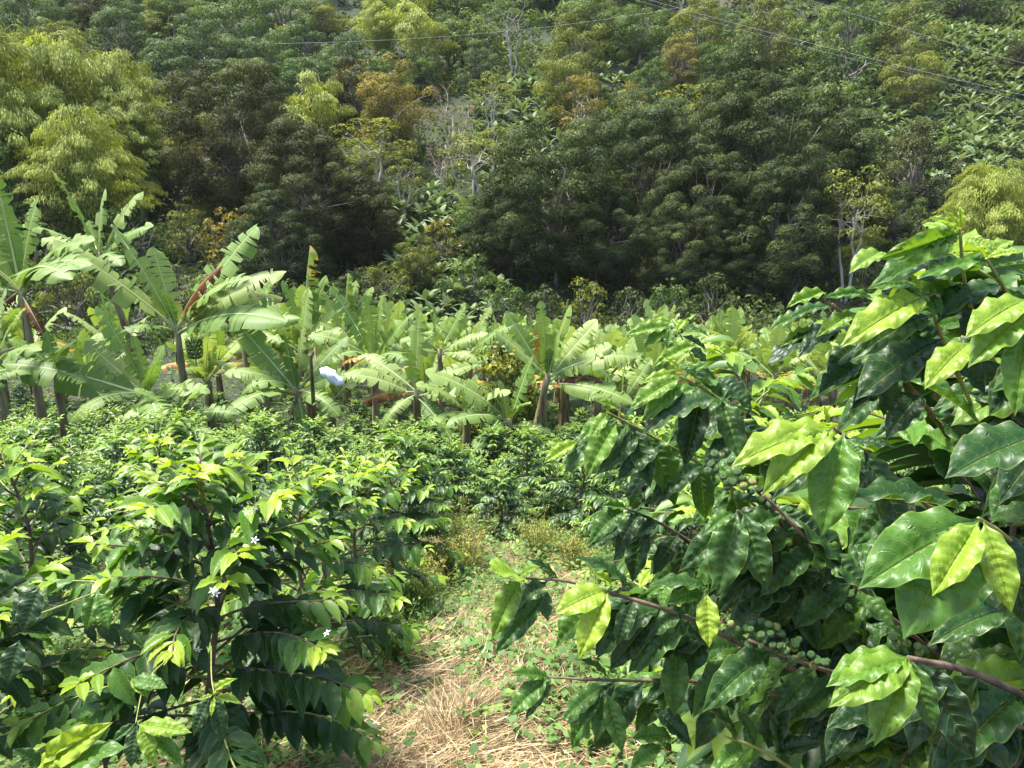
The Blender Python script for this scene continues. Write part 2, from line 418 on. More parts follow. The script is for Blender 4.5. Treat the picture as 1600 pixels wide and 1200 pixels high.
def coffee_leaf_mesh(name, seed, nu, nv, bend, fold, mat, quilt=0.06, ripple=0.036):
    r = np.random.default_rng(seed)
    t = np.linspace(0, 1, nu)[:, None]; s = np.linspace(-1, 1, nv)[None]
    w = np.interp(t, WT, WW) * 0.5
    wob = 1 + 0.03 * np.sin(t * 23 + r.uniform(0, 6)) * (np.abs(s) > .9)
    y = w * s * wob
    a = np.abs(s)
    z = fold * a * w * 2 - 0.35 * (a ** 2) * w * abs(fold) * 2.2
    z = z - bend * t ** 2
    lat = t - 0.17 * a ** 1.25
    z = z + quilt * np.abs(np.sin(PI * 10 * lat)) * np.minimum(1, 4 * a) * (1 - a ** 3) * np.minimum(1, w * 3) * (.75 + .25 * np.sin(t * 13 + seed))
    ph = np.where(s < 0, r.uniform(0, 6), r.uniform(0, 6))
    z = z + ripple * a ** 3 * np.sin(2 * PI * (4.2 + r.uniform(-.6, .6)) * t + ph) * np.minimum(1, w * 3)
    x = t * (1 - 0.18 * bend) + 0 * s
    y = y + 0.03 * r.uniform(-1, 1) * np.sin(PI * t)
    v = np.stack([x + 0 * y, y, z], -1).reshape(-1, 3)
    uv = np.stack([t + 0 * s, (s + 1) / 2 + 0 * t], -1).reshape(-1, 2)
    return mk_mesh(name, v, grid_faces(nu, nv), None, uv, True, [mat])

HERO = [coffee_leaf_mesh("coffee_leaf_%d" % i, 20 + i, 61, 11, b, f, M['coffee_wet'])
        for i, (b, f) in enumerate([(.12, .14), (.22, .10), (.32, .16), (.05, .20), (.42, .10), (.18, .04)])]
MIDL = [coffee_leaf_mesh("coffee_leaf_mid_%d" % i, 40 + i, 12, 5, b, f, M['coffee'], 0.008)
        for i, (b, f) in enumerate([(.15, .22), (.28, .2), (.40, .25), (.08, .3), (.5, .12)])]

def simple_leaf(nu=5, bend=.3, fold=.25):
    t = np.linspace(0, 1, nu)[:, None]; s = np.linspace(-1, 1, 3)[None]
    w = np.interp(t, WT, WW) * 0.5
    v = np.stack([t * (1 - .2 * bend) + 0 * s, w * s, fold * np.abs(s) * w - bend * t ** 2 + 0 * s], -1).reshape(-1, 3)
    return v, grid_faces(nu, 3)
LEAF8 = simple_leaf(5)
LEAF6 = simple_leaf(4, .35)
CARD = (np.array([(0, 0, 0), (.45, .5, .10), (1, 0, -.12), (.45, -.5, .10)], float), np.array([[0, 3, 2, 1]]))
GRASS = (np.array([(0, -.5, 0), (.5, -.4, .12), (1, -.05, .0), (1, .05, .0), (.5, .4, .12), (0, .5, 0)], float), np.array([[0, 1, 4, 5], [1, 2, 3, 4]]))
STRAW = (np.array([(0, -.5, 0), (.5, -.5, .05), (1, -.3, 0), (1, .3, 0), (.5, .5, .05), (0, .5, 0)], float), np.array([[0, 1, 4, 5], [1, 2, 3, 4]]))

def rand_dirs(n, r):
    return nrm(r.normal(size=(n, 3)))

def leaf_matrix(base, d, n, L, W):
    x = Vector(nrm(d)); y = Vector(np.cross(n, x)).normalized(); z = x.cross(y)
    m = Matrix(((x[0] * L, y[0] * W, z[0] * L, base[0]), (x[1] * L, y[1] * W, z[1] * L, base[1]), (x[2] * L, y[2] * W, z[2] * L, base[2]), (0, 0, 0, 1)))
    return m
ORD = "first second third fourth fifth sixth seventh eighth ninth tenth eleventh twelfth thirteenth fourteenth fifteenth sixteenth seventeenth eighteenth nineteenth twentieth twenty-first twenty-second twenty-third twenty-fourth twenty-fifth twenty-sixth twenty-seventh".split()
# ------------------------------------------------------------------ ground: one sheet to beyond the hill crest
def build_ground():
    ys = np.concatenate([np.linspace(-60, 0, 13)[:-1], np.linspace(0, 9, 91)[:-1], np.linspace(9, 30, 85)[:-1], np.linspace(30, 120, 91)[:-1], np.linspace(120, 250, 40)])
    xs0 = np.concatenate([np.linspace(-240, -40, 30)[:-1], np.linspace(-40, -6, 52)[:-1], np.linspace(-6, 6, 121)[:-1], np.linspace(6, 40, 52)[:-1], np.linspace(40, 240, 30)])
    X, Y = np.meshgrid(xs0, ys)
    v = np.stack([X, Y, terrain(X, Y)], -1).reshape(-1, 3)
    f = grid_faces(len(ys), len(xs0))[:, ::-1]
    tag(add("ground", mk_mesh("ground", v, f, None, None, True, [M['ground']])), "sloping earth of the plantation and the hillside beyond", None, None, "structure")
build_ground()

# ------------------------------------------------------------------ trees on the far bank and hillside
def crown_points(r, clumps, per, shell=0.86):
    """leaf positions on the outside of many clumps; returns base, outward normal"""
    B, N, C = [], [], []
    for (c, rad) in clumps:
        n = int(per * rad[0] * rad[2])
        d = rand_dirs(n, r)
        d[:, 2] = np.abs(d[:, 2]) * np.where(r.random(n) < .22, -0.8, 1)
        rr = (shell + (1 - shell) * r.random(n)) ** 1.0 * (0.9 + 0.22 * r.random(n))
        rr = np.where(r.random(n) < .12, rr * r.random(n) ** .4, rr)
        B.append(np.array(c) + d * np.array(rad) * rr[:, None]); N.append(d); C.append(np.full(n, r.normal() * .13))
    return np.concatenate(B), np.concatenate(N), np.concatenate(C)

def limb(p0, p1, r0, r1, r, sag=0.06, n=5):
    t = np.linspace(0, 1, n)[:, None]
    p = np.array(p0) * (1 - t) + np.array(p1) * t
    L = np.linalg.norm(np.array(p1) - np.array(p0))
    p = p + r.normal(size=(n, 3)) * sag * L * np.sin(PI * t)
    p[:, 2] += (np.sin(PI * t)[:, 0]) * sag * L * 1.2
    return p, np.linspace(r0, r1, n)

def broadleaf(seed, H, R, base_frac, nclump, leaf, per, flat=0.7, dome=1.0, trunks=1, spread=0.0, fill=1.0, trunk_r=0.28, big=1.0):
    """tree of height H and crown radius R: returns (crown Geo, trunk Geo)"""
    r = np.random.default_rng(seed)
    zb = H * base_frac
    ch = H - zb
    cl = []
    lobes = [(r.uniform(0, 6.28), r.uniform(.25, .85), r.uniform(.12, .30)) for _ in range(6)]   # boughs that reach further out
    for k in range(nclump):
        u = (k + .5) / nclump
        a = k * 2.39996 + r.uniform(-.35, .35)
        h = 1 - u ** 0.9
        rad = math.sqrt(max(0.02, 1 - (h * .96) ** (1.7 * dome))) if h > 0 else 1
        if u > .72: rad *= 1 - (u - .72) * 0.9
        bulge = 1 + sum(q * math.exp(-((math.cos(a - la) - 1) * 3) ** 2 - ((h - lh) * 3.2) ** 2) for la, lh, q in lobes) - .14
        rho = R * rad * bulge * r.uniform(.70, 1.02) * (.55 if r.random() < .2 else .93)
        cr = R * big * (r.uniform(.12, .20) if r.random() < .35 else r.uniform(.20, .36))
        cl.append(((math.cos(a) * rho, math.sin(a) * rho, zb + ch * (h * .92) * (1 + .10 * math.sin(a * 2 + seed)) + r.uniform(-.07, .07) * ch), (cr, cr, cr * flat)))
    B, N, CL = crown_points(r, cl, per)
    n = len(B)
    X = nrm(np.cross(N, rand_dirs(n, r)) + N * .25 + np.array((0, 0, -.4)))
    Nn = nrm(N * 1.0 + np.array((0, 0, .45)) + rand_dirs(n, r) * .30)
    # clump tops tinted lighter, undersides darker: top light painted into the leaf colour
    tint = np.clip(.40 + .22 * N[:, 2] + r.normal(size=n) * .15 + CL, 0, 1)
    L = leaf * r.uniform(.6, 1.35, n)
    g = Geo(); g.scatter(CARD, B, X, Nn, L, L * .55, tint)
    t = Geo()
    for q in range(trunks):
        a0 = q * 2 * PI / max(1, trunks) + r.uniform(0, 1)
        foot = np.array((math.cos(a0) * .15 * (trunks > 1), math.sin(a0) * .15 * (trunks > 1), -.4))
        fork = np.array((math.cos(a0) * spread, math.sin(a0) * spread, zb + ch * r.uniform(.05, .2)))
        pts, rr = limb(foot, fork, trunk_r, trunk_r * .62, r, .03, 6)
        t.tube(pts, rr, 7)
        for (c, rad) in cl[q::trunks]:
            if r.random() > fill: continue
            s0 = pts[-1] + (pts[-2] - pts[-1]) * r.uniform(0, .6)
            lp, lr = limb(s0, np.array(c) - np.array((0, 0, rad[2] * .2)), trunk_r * .36, trunk_r * .08, r, .07, 5)
            t.tube(lp, lr, 5, 0, False)
    return g, t

def bamboo(seed, H, R, nculm, leaf=.30, per=420, tmin=.12):
    """clump of arching culms, each clothed in drooping feathery plumes"""
    r = np.random.default_rng(seed)
    g, culms = Geo(), []
    for k in range(nculm):
        a = k * 2.39996 + r.uniform(-.4, .4)
        u = (k + .5) / nculm
        out = R * math.sqrt(u) * r.uniform(.8, 1.1)
        h = H * r.uniform(.8, 1.0) * (1 - .55 * u ** 1.6)
        t = np.linspace(0, 1, 14)
        rho = .25 + R * .18 * u + out * (t ** 2.0)
        zz = h * np.sin(t * PI * .62)
        p = np.stack([np.cos(a) * rho, np.sin(a) * rho, zz - .3], -1)
        culms.append((p, np.linspace(.06, .012, 14)))
        n = int(per * r.uniform(.7, 1.2))
        tt = tmin + (1 - tmin) * r.random(n) ** .7
        q = np.stack([np.interp(tt, t, p[:, i]) for i in range(3)], -1)
        wid = 1.15 * np.sin(PI * np.clip((tt - tmin + .1) / (1.12 - tmin), 0, 1)) ** .7 + .1
        off = rand_dirs(n, r) * (wid * r.random(n) ** .5)[:, None] * np.array((1, 1, .5))
        q = q + off; q[:, 2] -= .3 * np.hypot(off[:, 0], off[:, 1])
        outd = np.array((math.cos(a), math.sin(a), 0.0))
        X = nrm(outd * .6 + off * .6 + np.array((0, 0, -.8)) + rand_dirs(n, r) * .4)
        N = nrm(rand_dirs(n, r) * .5 + np.array((0, 0, 1.0)) + outd * .4)
        L = leaf * r.uniform(.6, 1.4, n)
        g.scatter(CARD, q, X, N, L, L * .26, np.clip(.5 + off[:, 2] * .3 + r.normal(size=n) * .2 + r.normal() * .1, 0, 1))
    return g, culms

PROTO = {}
def set_mat(o, mat):
    if o.data.materials[0] is not M[mat]:
        o.material_slots[0].link = 'OBJECT'; o.material_slots[0].material = M[mat]
def tree_proto(key):
    """(crown mesh, trunk mesh, H, R), each made once"""
    kind, var, mat = key
    key = (kind, var)
    if key in PROTO: return PROTO[key]
    if kind == 'big':
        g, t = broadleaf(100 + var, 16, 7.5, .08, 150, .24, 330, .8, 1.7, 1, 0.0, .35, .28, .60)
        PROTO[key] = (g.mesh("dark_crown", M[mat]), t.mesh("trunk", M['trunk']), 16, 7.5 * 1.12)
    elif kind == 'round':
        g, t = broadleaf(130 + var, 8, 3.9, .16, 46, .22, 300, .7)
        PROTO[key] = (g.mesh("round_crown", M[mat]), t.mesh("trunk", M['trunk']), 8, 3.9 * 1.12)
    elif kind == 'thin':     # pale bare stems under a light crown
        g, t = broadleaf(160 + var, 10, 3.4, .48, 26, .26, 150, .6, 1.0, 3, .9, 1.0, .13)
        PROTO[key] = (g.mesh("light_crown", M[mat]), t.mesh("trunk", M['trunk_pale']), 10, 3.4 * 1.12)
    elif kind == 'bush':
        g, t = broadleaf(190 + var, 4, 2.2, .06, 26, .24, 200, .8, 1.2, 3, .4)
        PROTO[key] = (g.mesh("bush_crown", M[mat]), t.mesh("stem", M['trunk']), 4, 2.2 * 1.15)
    elif kind == 'bare':
        r = np.random.default_rng(220 + var)
        t, g = Geo(), Geo()
        for q in range(7):
            a = q * .9; tip = np.array((math.cos(a) * 2.2, math.sin(a) * 2.2, r.uniform(6.5, 9)))
            p, rr = limb((0, 0, -.3), tip, .10, .02, r, .06, 8); t.tube(p, rr, 5)
            for w in range(34):
                s = p[r.integers(3, 8)]; d = nrm(np.array((math.cos(a), math.sin(a), .9)) + r.normal(size=3) * .6)
                g.tube(np.array([s, s + d * r.uniform(.5, 1.1), s + d * r.uniform(1.1, 1.7) + r.normal(size=3) * .15]), [.022, .014, .006], 4, r.random(), False)
        PROTO[key] = (g.mesh("bare_twigs", M['bare']), t.mesh("trunk", M['trunk_pale']), 9, 3.4)
    elif kind == 'bamboo':
        g, cs = bamboo(250 + var, 13, 7.0, 80, .32, 560)
        t = Geo()
        for p, rr in cs: t.tube(p, rr, 5, 0, False)
        PROTO[key] = (g.mesh("bamboo_plumes", M['bamboo']), t.mesh("culms", M['culm']), 12.6, 8.2)
    elif kind == 'plume':    # a few separate fern-like plumes
        g, cs = bamboo(280 + var, 9, 4.0, 10, .30, 900, .35)
        t = Geo()
        for p, rr in cs: t.tube(p, rr, 5, 0, False)
        PROTO[key] = (g.mesh("bamboo_plumes", M['bamboo']), t.mesh("culms", M['culm']), 8.7, 4.4)
    return PROTO[key]

MAXASP = {'big': 1.0, 'round': 1.05, 'thin': 1.45, 'bush': .95, 'bare': 1.5, 'bamboo': 1.0, 'plume': 1.1}
TREENAME = {'big': 'broadleaf_tree', 'round': 'round_tree', 'thin': 'slender_tree', 'bush': 'bush', 'bare': 'leafless_tree', 'bamboo': 'bamboo_clump', 'plume': 'bamboo_clump'}
def put_tree(px, top, wpx, Y, kind, var, mat, label, rz=None, group=None, minh=2.0):
    base, depth = on_ground(px, Y)
    crown, trunk, H, R = tree_proto((kind, var, mat))
    h = max(minh, z_at(top, Y) - base[2])
    w = wpx / FPX * depth / 2
    while h > MAXASP[kind] * 2 * w and Y < 210:      # stand it further up the slope until its shape is right
        Y += 1.5
        base, depth = on_ground(px, Y)
        h = max(minh, z_at(top, Y) - base[2]); w = wpx / FPX * depth / 2
    cat = 'bamboo' if kind in ('bamboo', 'plume') else ('bush' if kind == 'bush' else 'tree')
    o = empty(TREENAME[kind], base, label, cat, group, (var * 1.7 + px * .013) if rz is None else rz, (w / R, w / R, h / H))
    set_mat(add('foliage' if cat == 'bamboo' else ('twigs' if kind == 'bare' else 'crown'), crown, o), mat)
    add('culms' if cat == 'bamboo' else 'trunk', trunk, o)
    return o

# px centre, top py, width px, distance, kind, variant, foliage, label
TREES = [
 # left: the bamboo mound and what stands before it
 (0, 8, 330, 66, 'bamboo', 0, 'bamboo', "tall yellow-green bamboo clump at the upper left edge of the picture"),
 (120, 45, 270, 64, 'bamboo', 1, 'bamboo', "bright yellow-green bamboo clump forming the middle of the left bamboo mound"),
 (205, 78, 220, 62, 'bamboo', 0, 'bamboo', "yellow-green bamboo clump with a drooping tip beside the brownish dark tree"),
 (235, 140, 170, 58, 'bamboo', 1, 'bamboo', "shorter bamboo clump at the right foot of the left bamboo mound"),
 (40, 120, 240, 58, 'bamboo', 1, 'bamboo', "broad yellow-green bamboo clump in front, at the left edge"),
 (150, 165, 230, 56, 'bamboo', 0, 'bamboo', "broad bamboo clump low in the front of the left bamboo mound"),
 (225, 255, 80, 50, 'plume', 0, 'bamboo', "small lime bamboo plume hanging above the left banana leaves"),
 (30, 190, 190, 52, 'round', 0, 'green', "dark green tree at the left edge below the bamboo mound"),
 (120, 245, 150, 50, 'round', 1, 'olive', "olive green tree between the left edge tree and the small lime plume"),
 (5, 300, 120, 45, 'bush', 0, 'green', "dark green bush behind the leftmost tall banana plant"),
 (215, 320, 120, 46, 'bush', 1, 'green', "dark bush behind the leaning banana plant on the left"),
 (318, 178, 110, 50, 'thin', 0, 'orange', "slender tree with one pale trunk and sparse yellow-orange leaves"),
 (300, 320, 90, 44, 'bush', 0, 'olive', "yellow-green bush under the slender pale-trunked tree on the left"),
 (370, 325, 110, 46, 'bush', 1, 'orange', "yellowish brown bush at the foot of the big brownish tree"),
 (375, 98, 230, 64, 'big', 0, 'brown', "huge brownish dark tree beside the left bamboo mound"),
 (480, 185, 230, 60, 'big', 1, 'brown', "very dark dense tree in front of the huge brownish tree"),
 (560, 260, 150, 62, 'big', 2, 'brown', "dark tree at the left side of the central clearing"),
 (440, 300, 180, 56, 'big', 3, 'dark', "low dark tree behind the banana plant with the burnt red leaf"),
 (500, 108, 130, 76, 'plume', 1, 'bamboo', "lime bamboo plumes rising right of the huge brownish tree"),
 (575, 215, 75, 70, 'plume', 0, 'bamboo', "fern-like arching bamboo plumes above the central clearing"),
 (632, 234, 78, 70, 'thin', 1, 'olive', "small yellow-green mushroom shaped tree with pale trunk in the clearing"),
 # centre hillside
 (610, 98, 140, 92, 'round', 2, 'orange', "ochre brown round tree uphill of the mushroom shaped tree"),
 (560, 95, 90, 100, 'round', 0, 'orange', "ochre tree left of the ochre brown round tree"),
 (712, 138, 85, 88, 'bare', 0, 'bare', "leafless pinkish grey tree on the central hillside"),
 (768, 108, 85, 92, 'thin', 2, 'olive', "slender tree with three pale stems right of the leafless tree"),
 (690, 215, 60, 76, 'bare', 1, 'bare', "thin leafless pale tree standing in the central clearing"),
 (650, -20, 130, 128, 'plume', 1, 'bamboo', "green bamboo plumes at the top of the picture left of centre"),
 (600, -15, 110, 132, 'bamboo', 0, 'bamboo', "bamboo clump at the top edge of the picture left of centre"),
 (700, 18, 80, 118, 'round', 1, 'bluegreen', "cool green round tree in the upper middle of the hillside"),
 (745, 62, 75, 108, 'round', 0, 'bluegreen', "cool green round tree just above the three-stemmed slender tree"),
 (660, 80, 70, 104, 'round', 2, 'green', "green tree between the bamboo plumes and the leafless tree"),
 (895, 18, 120, 122, 'round', 1, 'olive', "olive tree at the top of the picture near the middle"),
 (885, 75, 115, 104, 'round', 2, 'olive', "yellow-olive tree above the pale branching tree in the middle"),
 (910, 118, 110, 92, 'thin', 0, 'orange', "ochre tree with many pale branching stems above the big dark trees"),
 (985, 128, 70, 90, 'thin', 1, 'orange', "orange leaved tree with pale stems right of the ochre branching tree"),
 (1060, 55, 90, 102, 'round', 0, 'orange', "orange brown tree below the bright cable near the middle"),
 (1015, 92, 80, 98, 'round', 1, 'green', "pale green round tree left of the orange brown tree"),
 (1120, 58, 110, 98, 'round', 2, 'green', "green bushy tree above the top of the largest dark tree"),
 (1190, -5, 130, 116, 'round', 0, 'olive', "yellow-green tree at the top edge right of the middle"),
 (1090, -8, 110, 122, 'round', 1, 'olive', "olive tree at the top edge where the bright cable enters"),
 (1000, 0, 100, 126, 'round', 2, 'green', "green tree at the top edge left of the bright cable"),
 (800, -10, 110, 128, 'thin', 2, 'green', "slender green trees with pale stems at the top edge in the middle"),
 (1395, 10, 120, 112, 'round', 1, 'olive', "olive tree standing among plantains at the upper right"),
 (1420, 70, 110, 100, 'round', 2, 'olive', "lower olive tree standing among plantains at the upper right"),
 (1320, -20, 130, 122, 'round', 0, 'green', "dark green tree at the top edge left of the upper right plantains"),
 (1590, 55, 70, 104, 'round', 2, 'brown', "dark brownish tree at the right edge near the top"),
 # right of centre: the dark trees
 (870, 190, 250, 70, 'big', 0, 'dark', "wide dark green tree at the left of the big dark group"),
 (1010, 165, 200, 74, 'big', 1, 'dark', "dark green tree in the middle of the big dark group"),
 (1190, 78, 280, 82, 'big', 2, 'dark', "tallest dark green tree, highest of the big dark group"),
 (1110, 130, 200, 76, 'big', 3, 'dark', "dark green tree at the left shoulder of the tallest dark tree"),
 (1280, 175, 190, 76, 'big', 0, 'dark', "dark green tree at the right shoulder of the tallest dark tree"),
 (1090, 225, 190, 68, 'big', 2, 'dark', "dark tree in front of the middle of the big dark group"),
 (1215, 240, 210, 66, 'big', 1, 'dark', "shaded dark tree in front of the tallest dark tree"),
 (800, 265, 170, 64, 'big', 3, 'dark', "dark green tree beside the central clearing on its right"),
 (930, 270, 180, 62, 'big', 1, 'dark', "dark green tree standing right behind the banana field in the middle"),
 (1060, 320, 150, 60, 'big', 0, 'dark', "lowest dark tree behind the right half of the banana field"),
 (1150, 330, 130, 60, 'big', 3, 'dark', "dark tree above the boulders on the right"),
 (1318, 262, 140, 62, 'thin', 2, 'olive', "olive tree with leaning pale trunks beside the boulders"),
 (1420, 185, 150, 78, 'round', 0, 'brown', "rounded dark olive tree below the upper right plantains"),
 (1390, 290, 90, 66, 'round', 1, 'dark', "shaded dark tree behind the top of the right coffee shrub"),
 (1440, 330, 120, 60, 'bush', 2, 'dark', "dark bush between the two bamboo clumps on the right"),
 (1530, 248, 200, 62, 'bamboo', 1, 'bamboo', "yellow-green bamboo clump at the right above the coffee shrub"),
 (1610, 268, 170, 58, 'bamboo', 0, 'bamboo', "yellow-green bamboo clump cut by the right edge of the picture"),
 (1345, 352, 75, 54, 'plume', 1, 'bamboo', "small pale bamboo plume beside the leaning pale trunks"),
 (1300, 385, 60, 50, 'bush', 1, 'olive', "pale green bush right of the boulders"),
 (1178, 395, 80, 53, 'bush', 0, 'green', "round green bush at the far edge of the banana field"),
 # front of the far bank in the middle
 (735, 402, 90, 46, 'bush', 2, 'green', "light green bush behind the banana field in the middle"),
 (700, 430, 70, 44, 'bush', 0, 'green', "low light green bush left of the bush behind the banana field"),
 (650, 372, 90, 54, 'round', 2, 'olive', "olive tree at the bottom of the central clearing"),
 (605, 410, 90, 50, 'bush', 1, 'olive', "dark olive bush behind the middle banana plants"),
 (690, 345, 80, 60, 'bush', 2, 'orange', "brownish bush on reddish soil in the central clearing"),
 (560, 420, 100, 48, 'bush', 0, 'brown', "brownish bush behind the banana plants left of the middle"),
 # undergrowth at the foot of the big dark group
 (790, 440, 90, 52, 'bush', 1, 'green', "dark bush at the foot of the dark trees, first from the clearing"),
 (850, 445, 95, 53, 'bush', 0, 'dark', "dark bush at the foot of the dark trees, second from the clearing"),
 (915, 440, 100, 54, 'bush', 2, 'olive', "olive bush at the foot of the dark trees behind the bananas"),
 (980, 448, 95, 53, 'bush', 1, 'dark', "low dark bush under the middle of the dark trees"),
 (1040, 436, 100, 54, 'bush', 0, 'green', "green bush under the dark trees right of the middle"),
 (1110, 430, 95, 54, 'bush', 2, 'dark', "dark bush left of the round green bush at the field edge"),
 (1235, 400, 80, 57, 'bush', 1, 'dark', "dark bush behind the boulders"),
 # scrub behind the left bananas
 (30, 400, 130, 34, 'bush', 2, 'green', "green bush behind the leftmost bananas"),
 (120, 415, 120, 30, 'bush', 0, 'olive', "olive bush behind the stem of the leftmost tall banana"),
 (205, 430, 130, 33, 'bush', 1, 'green', "green bush behind the leaning banana stem"),
 (270, 420, 120, 36, 'bush', 2, 'brown', "dark brownish bush behind the burnt red leaf plant"),
 (350, 415, 120, 38, 'bush', 0, 'green', "green bush right behind the burnt red leaf plant"),
 (430, 430, 110, 36, 'bush', 1, 'dark', "dark bush behind the tall rolled brown-tipped leaf"),
 (510, 440, 100, 38, 'bush', 2, 'green', "green bush behind the pale banana plants left of the middle"),
 (80, 350, 150, 42, 'bush', 1, 'dark', "dark bush below the olive tree at the left"),
 (170, 370, 130, 42, 'bush', 0, 'green', "leafy green bush left of the yellowish brown bush"),
 # upper left hillside
 (330, 25, 120, 105, 'round', 1, 'bluegreen', "cool green tree above the huge brownish tree"),
 (420, 40, 120, 108, 'round', 2, 'bluegreen', "cool green tree right of the tree above the huge brownish tree"),
 (255, 60, 90, 96, 'round', 0, 'bluegreen', "dark cool green tree just above the left bamboo mound"),
 (480, 20, 110, 115, 'round', 0, 'bluegreen', "cool green tree at the upper left near the thin cables"),
 (545, 50, 100, 112, 'round', 1, 'bluegreen', "cool green tree left of the top bamboo plumes"),
 (380, -15, 130, 130, 'round', 2, 'green', "green tree at the top edge on the left"),
 (200, -5, 110, 120, 'round', 1, 'bluegreen', "dark green tree at the top edge above the left bamboo mound"),
 (60, -25, 120, 112, 'round', 2, 'bluegreen', "dark green tree at the top left corner"),
 (470, 85, 90, 95, 'round', 2, 'green', "green tree behind the lime bamboo plumes"),
 (440, -12, 130, 150, 'round', 1, 'bluegreen', "cool green tree at the top edge above the dark cable"),
 (285, -18, 130, 150, 'round', 0, 'green', "green tree at the top edge left of the upper bamboo"),
 (700, -25, 140, 155, 'round', 2, 'green', "green tree at the top edge right of the upper bamboo"),
 (1500, -30, 150, 165, 'round', 1, 'green', "green tree at the top edge above the upper right plantains"),
]
for t in TREES:
    put_tree(*t)

# smaller trees filling the hillside between them
def fill_hillside():
    r = np.random.default_rng(77)
    taken = [(o.location.x, o.location.y, max(o.scale) * 3.0) for o in COL.objects if o.type == 'EMPTY']
    kinds = [('round', 'green', "green"), ('round', 'bluegreen', "cool green"), ('round', 'olive', "olive"), ('round', 'brown', "dark brownish"), ('bush', 'green', "bushy green"), ('thin', 'olive', "slender pale-stemmed"), ('bush', 'under', "light green bushy"), ('round', 'dark', "dark green"), ('round', 'orange', "ochre")]
    wts = np.array([.18, .2, .14, .1, .1, .08, .06, .1, .04]); wts /= wts.sum()
    made = {}
    n = tries = 0
    while n < 225 and tries < 16000:
        tries += 1
        Y = r.uniform(84, 196) if n < 120 else r.uniform(165, 238); px = r.uniform(-40, 1640)
        if px > 1330 and Y < 172: continue
        b, depth = on_ground(px, Y)
        size = r.uniform(5.0, 11.0)
        if any((b[0] - q[0]) ** 2 + (b[1] - q[1]) ** 2 < (.24 * size + .28 * q[2]) ** 2 for q in taken): continue
        taken.append((b[0], b[1], size)); n += 1
        kind, mat, word = kinds[int(r.choice(len(kinds), p=wts))]
        crown, trunk, H, R = tree_proto((kind, int(r.integers(3)), mat))
        w = size * r.uniform(.5, .75)
        side = "upper left" if px < 560 else "upper middle" if px < 1100 else "upper right"
        nm = 'bush' if kind == 'bush' else TREENAME[kind]
        lab = "small %s %s on the %s hillside" % (word, 'bush' if kind == 'bush' else 'tree', side)
        o = empty(nm, b, lab, 'bush' if kind == 'bush' else 'tree', "small trees filling the hillside: " + word + " " + side, r.uniform(0, 6.28), (w / R, w / R, size / H))
        set_mat(add('crown', crown, o), mat); add('trunk', trunk, o)
        made.setdefault(lab, []).append((px, o))
    for lab, lst in made.items():      # say which of its look-alikes each one is
        lst.sort(key=lambda q: q[0])
        for k, (_, o) in enumerate(lst):
            if len(lst) > 1: o["label"] = lab + ", %s such from the left" % ORD[k]
fill_hillside()

# ------------------------------------------------------------------ undergrowth covering the far bank
def build_undergrowth():
    r = np.random.default_rng(5)
    n = 15000
    Y = 52 + 185 * r.random(n) ** 1.25
    X = (r.random(n) - .5) * 2 * (Y * .78 + 6)
    g = Geo()
    per = 13
    bx = np.repeat(X, per) + r.normal(size=n * per) * .65
    by = np.repeat(Y, per) + r.normal(size=n * per) * .65
    hz = np.repeat(r.uniform(.4, 3.0, n) * np.clip(.5 + .7 * hsin(X, Y, .16), .15, 1.3), per) * r.random(n * per)
    B = np.stack([bx, by, terrain(bx, by) + hz], -1)
    m = n * per
    Xd = nrm(rand_dirs(m, r) + np.array((0, 0, -.1)))
    N = nrm(rand_dirs(m, r) * .6 + np.array((0, -.2, 1)))
    tint = np.clip(np.repeat(r.normal(size=n) * .2 + .4, per) + r.normal(size=m) * .15, 0, 1)
    k = 1 + np.clip(B[:, 1] - 90, 0, 150) / 110
    g.scatter(CARD, B, Xd, N, r.uniform(.35, .8, m) * k, r.uniform(.15, .4, m) * k, tint)
    tag(add("undergrowth", g.mesh("undergrowth", M['under'])), "mixed green undergrowth covering the far bank between the trees", "undergrowth", None, "stuff")
build_undergrowth()

def build_field_weeds():
    r = np.random.default_rng(6)
    n = 52000
    Y = 7.5 + 46 * r.random(n); X = (r.random(n) - .5) * 2 * (Y * .74 + 1)
    B = np.stack([X, Y, terrain(X, Y) + .02 + .4 * r.random(n) ** 1.5 * np.clip(.5 + .7 * hsin(X, Y, .9), .1, 1.2)], -1)
    g = Geo(); L = r.uniform(.08, .24, n)
    g.scatter(CARD, B, nrm(rand_dirs(n, r) * np.array((1, 1, .4))), nrm(np.array((0, -.1, 1.0)) + rand_dirs(n, r) * .6), L, L * r.uniform(.25, .7, n), np.clip(.35 + r.normal(size=n) * .2 + .2 * hsin(X, Y, .5), 0, 1))
    tag(add("field_weeds", g.mesh("field_weeds", M['under'])), "low weeds on the ground between the banana plants", "weeds", None, "stuff")
build_field_weeds()

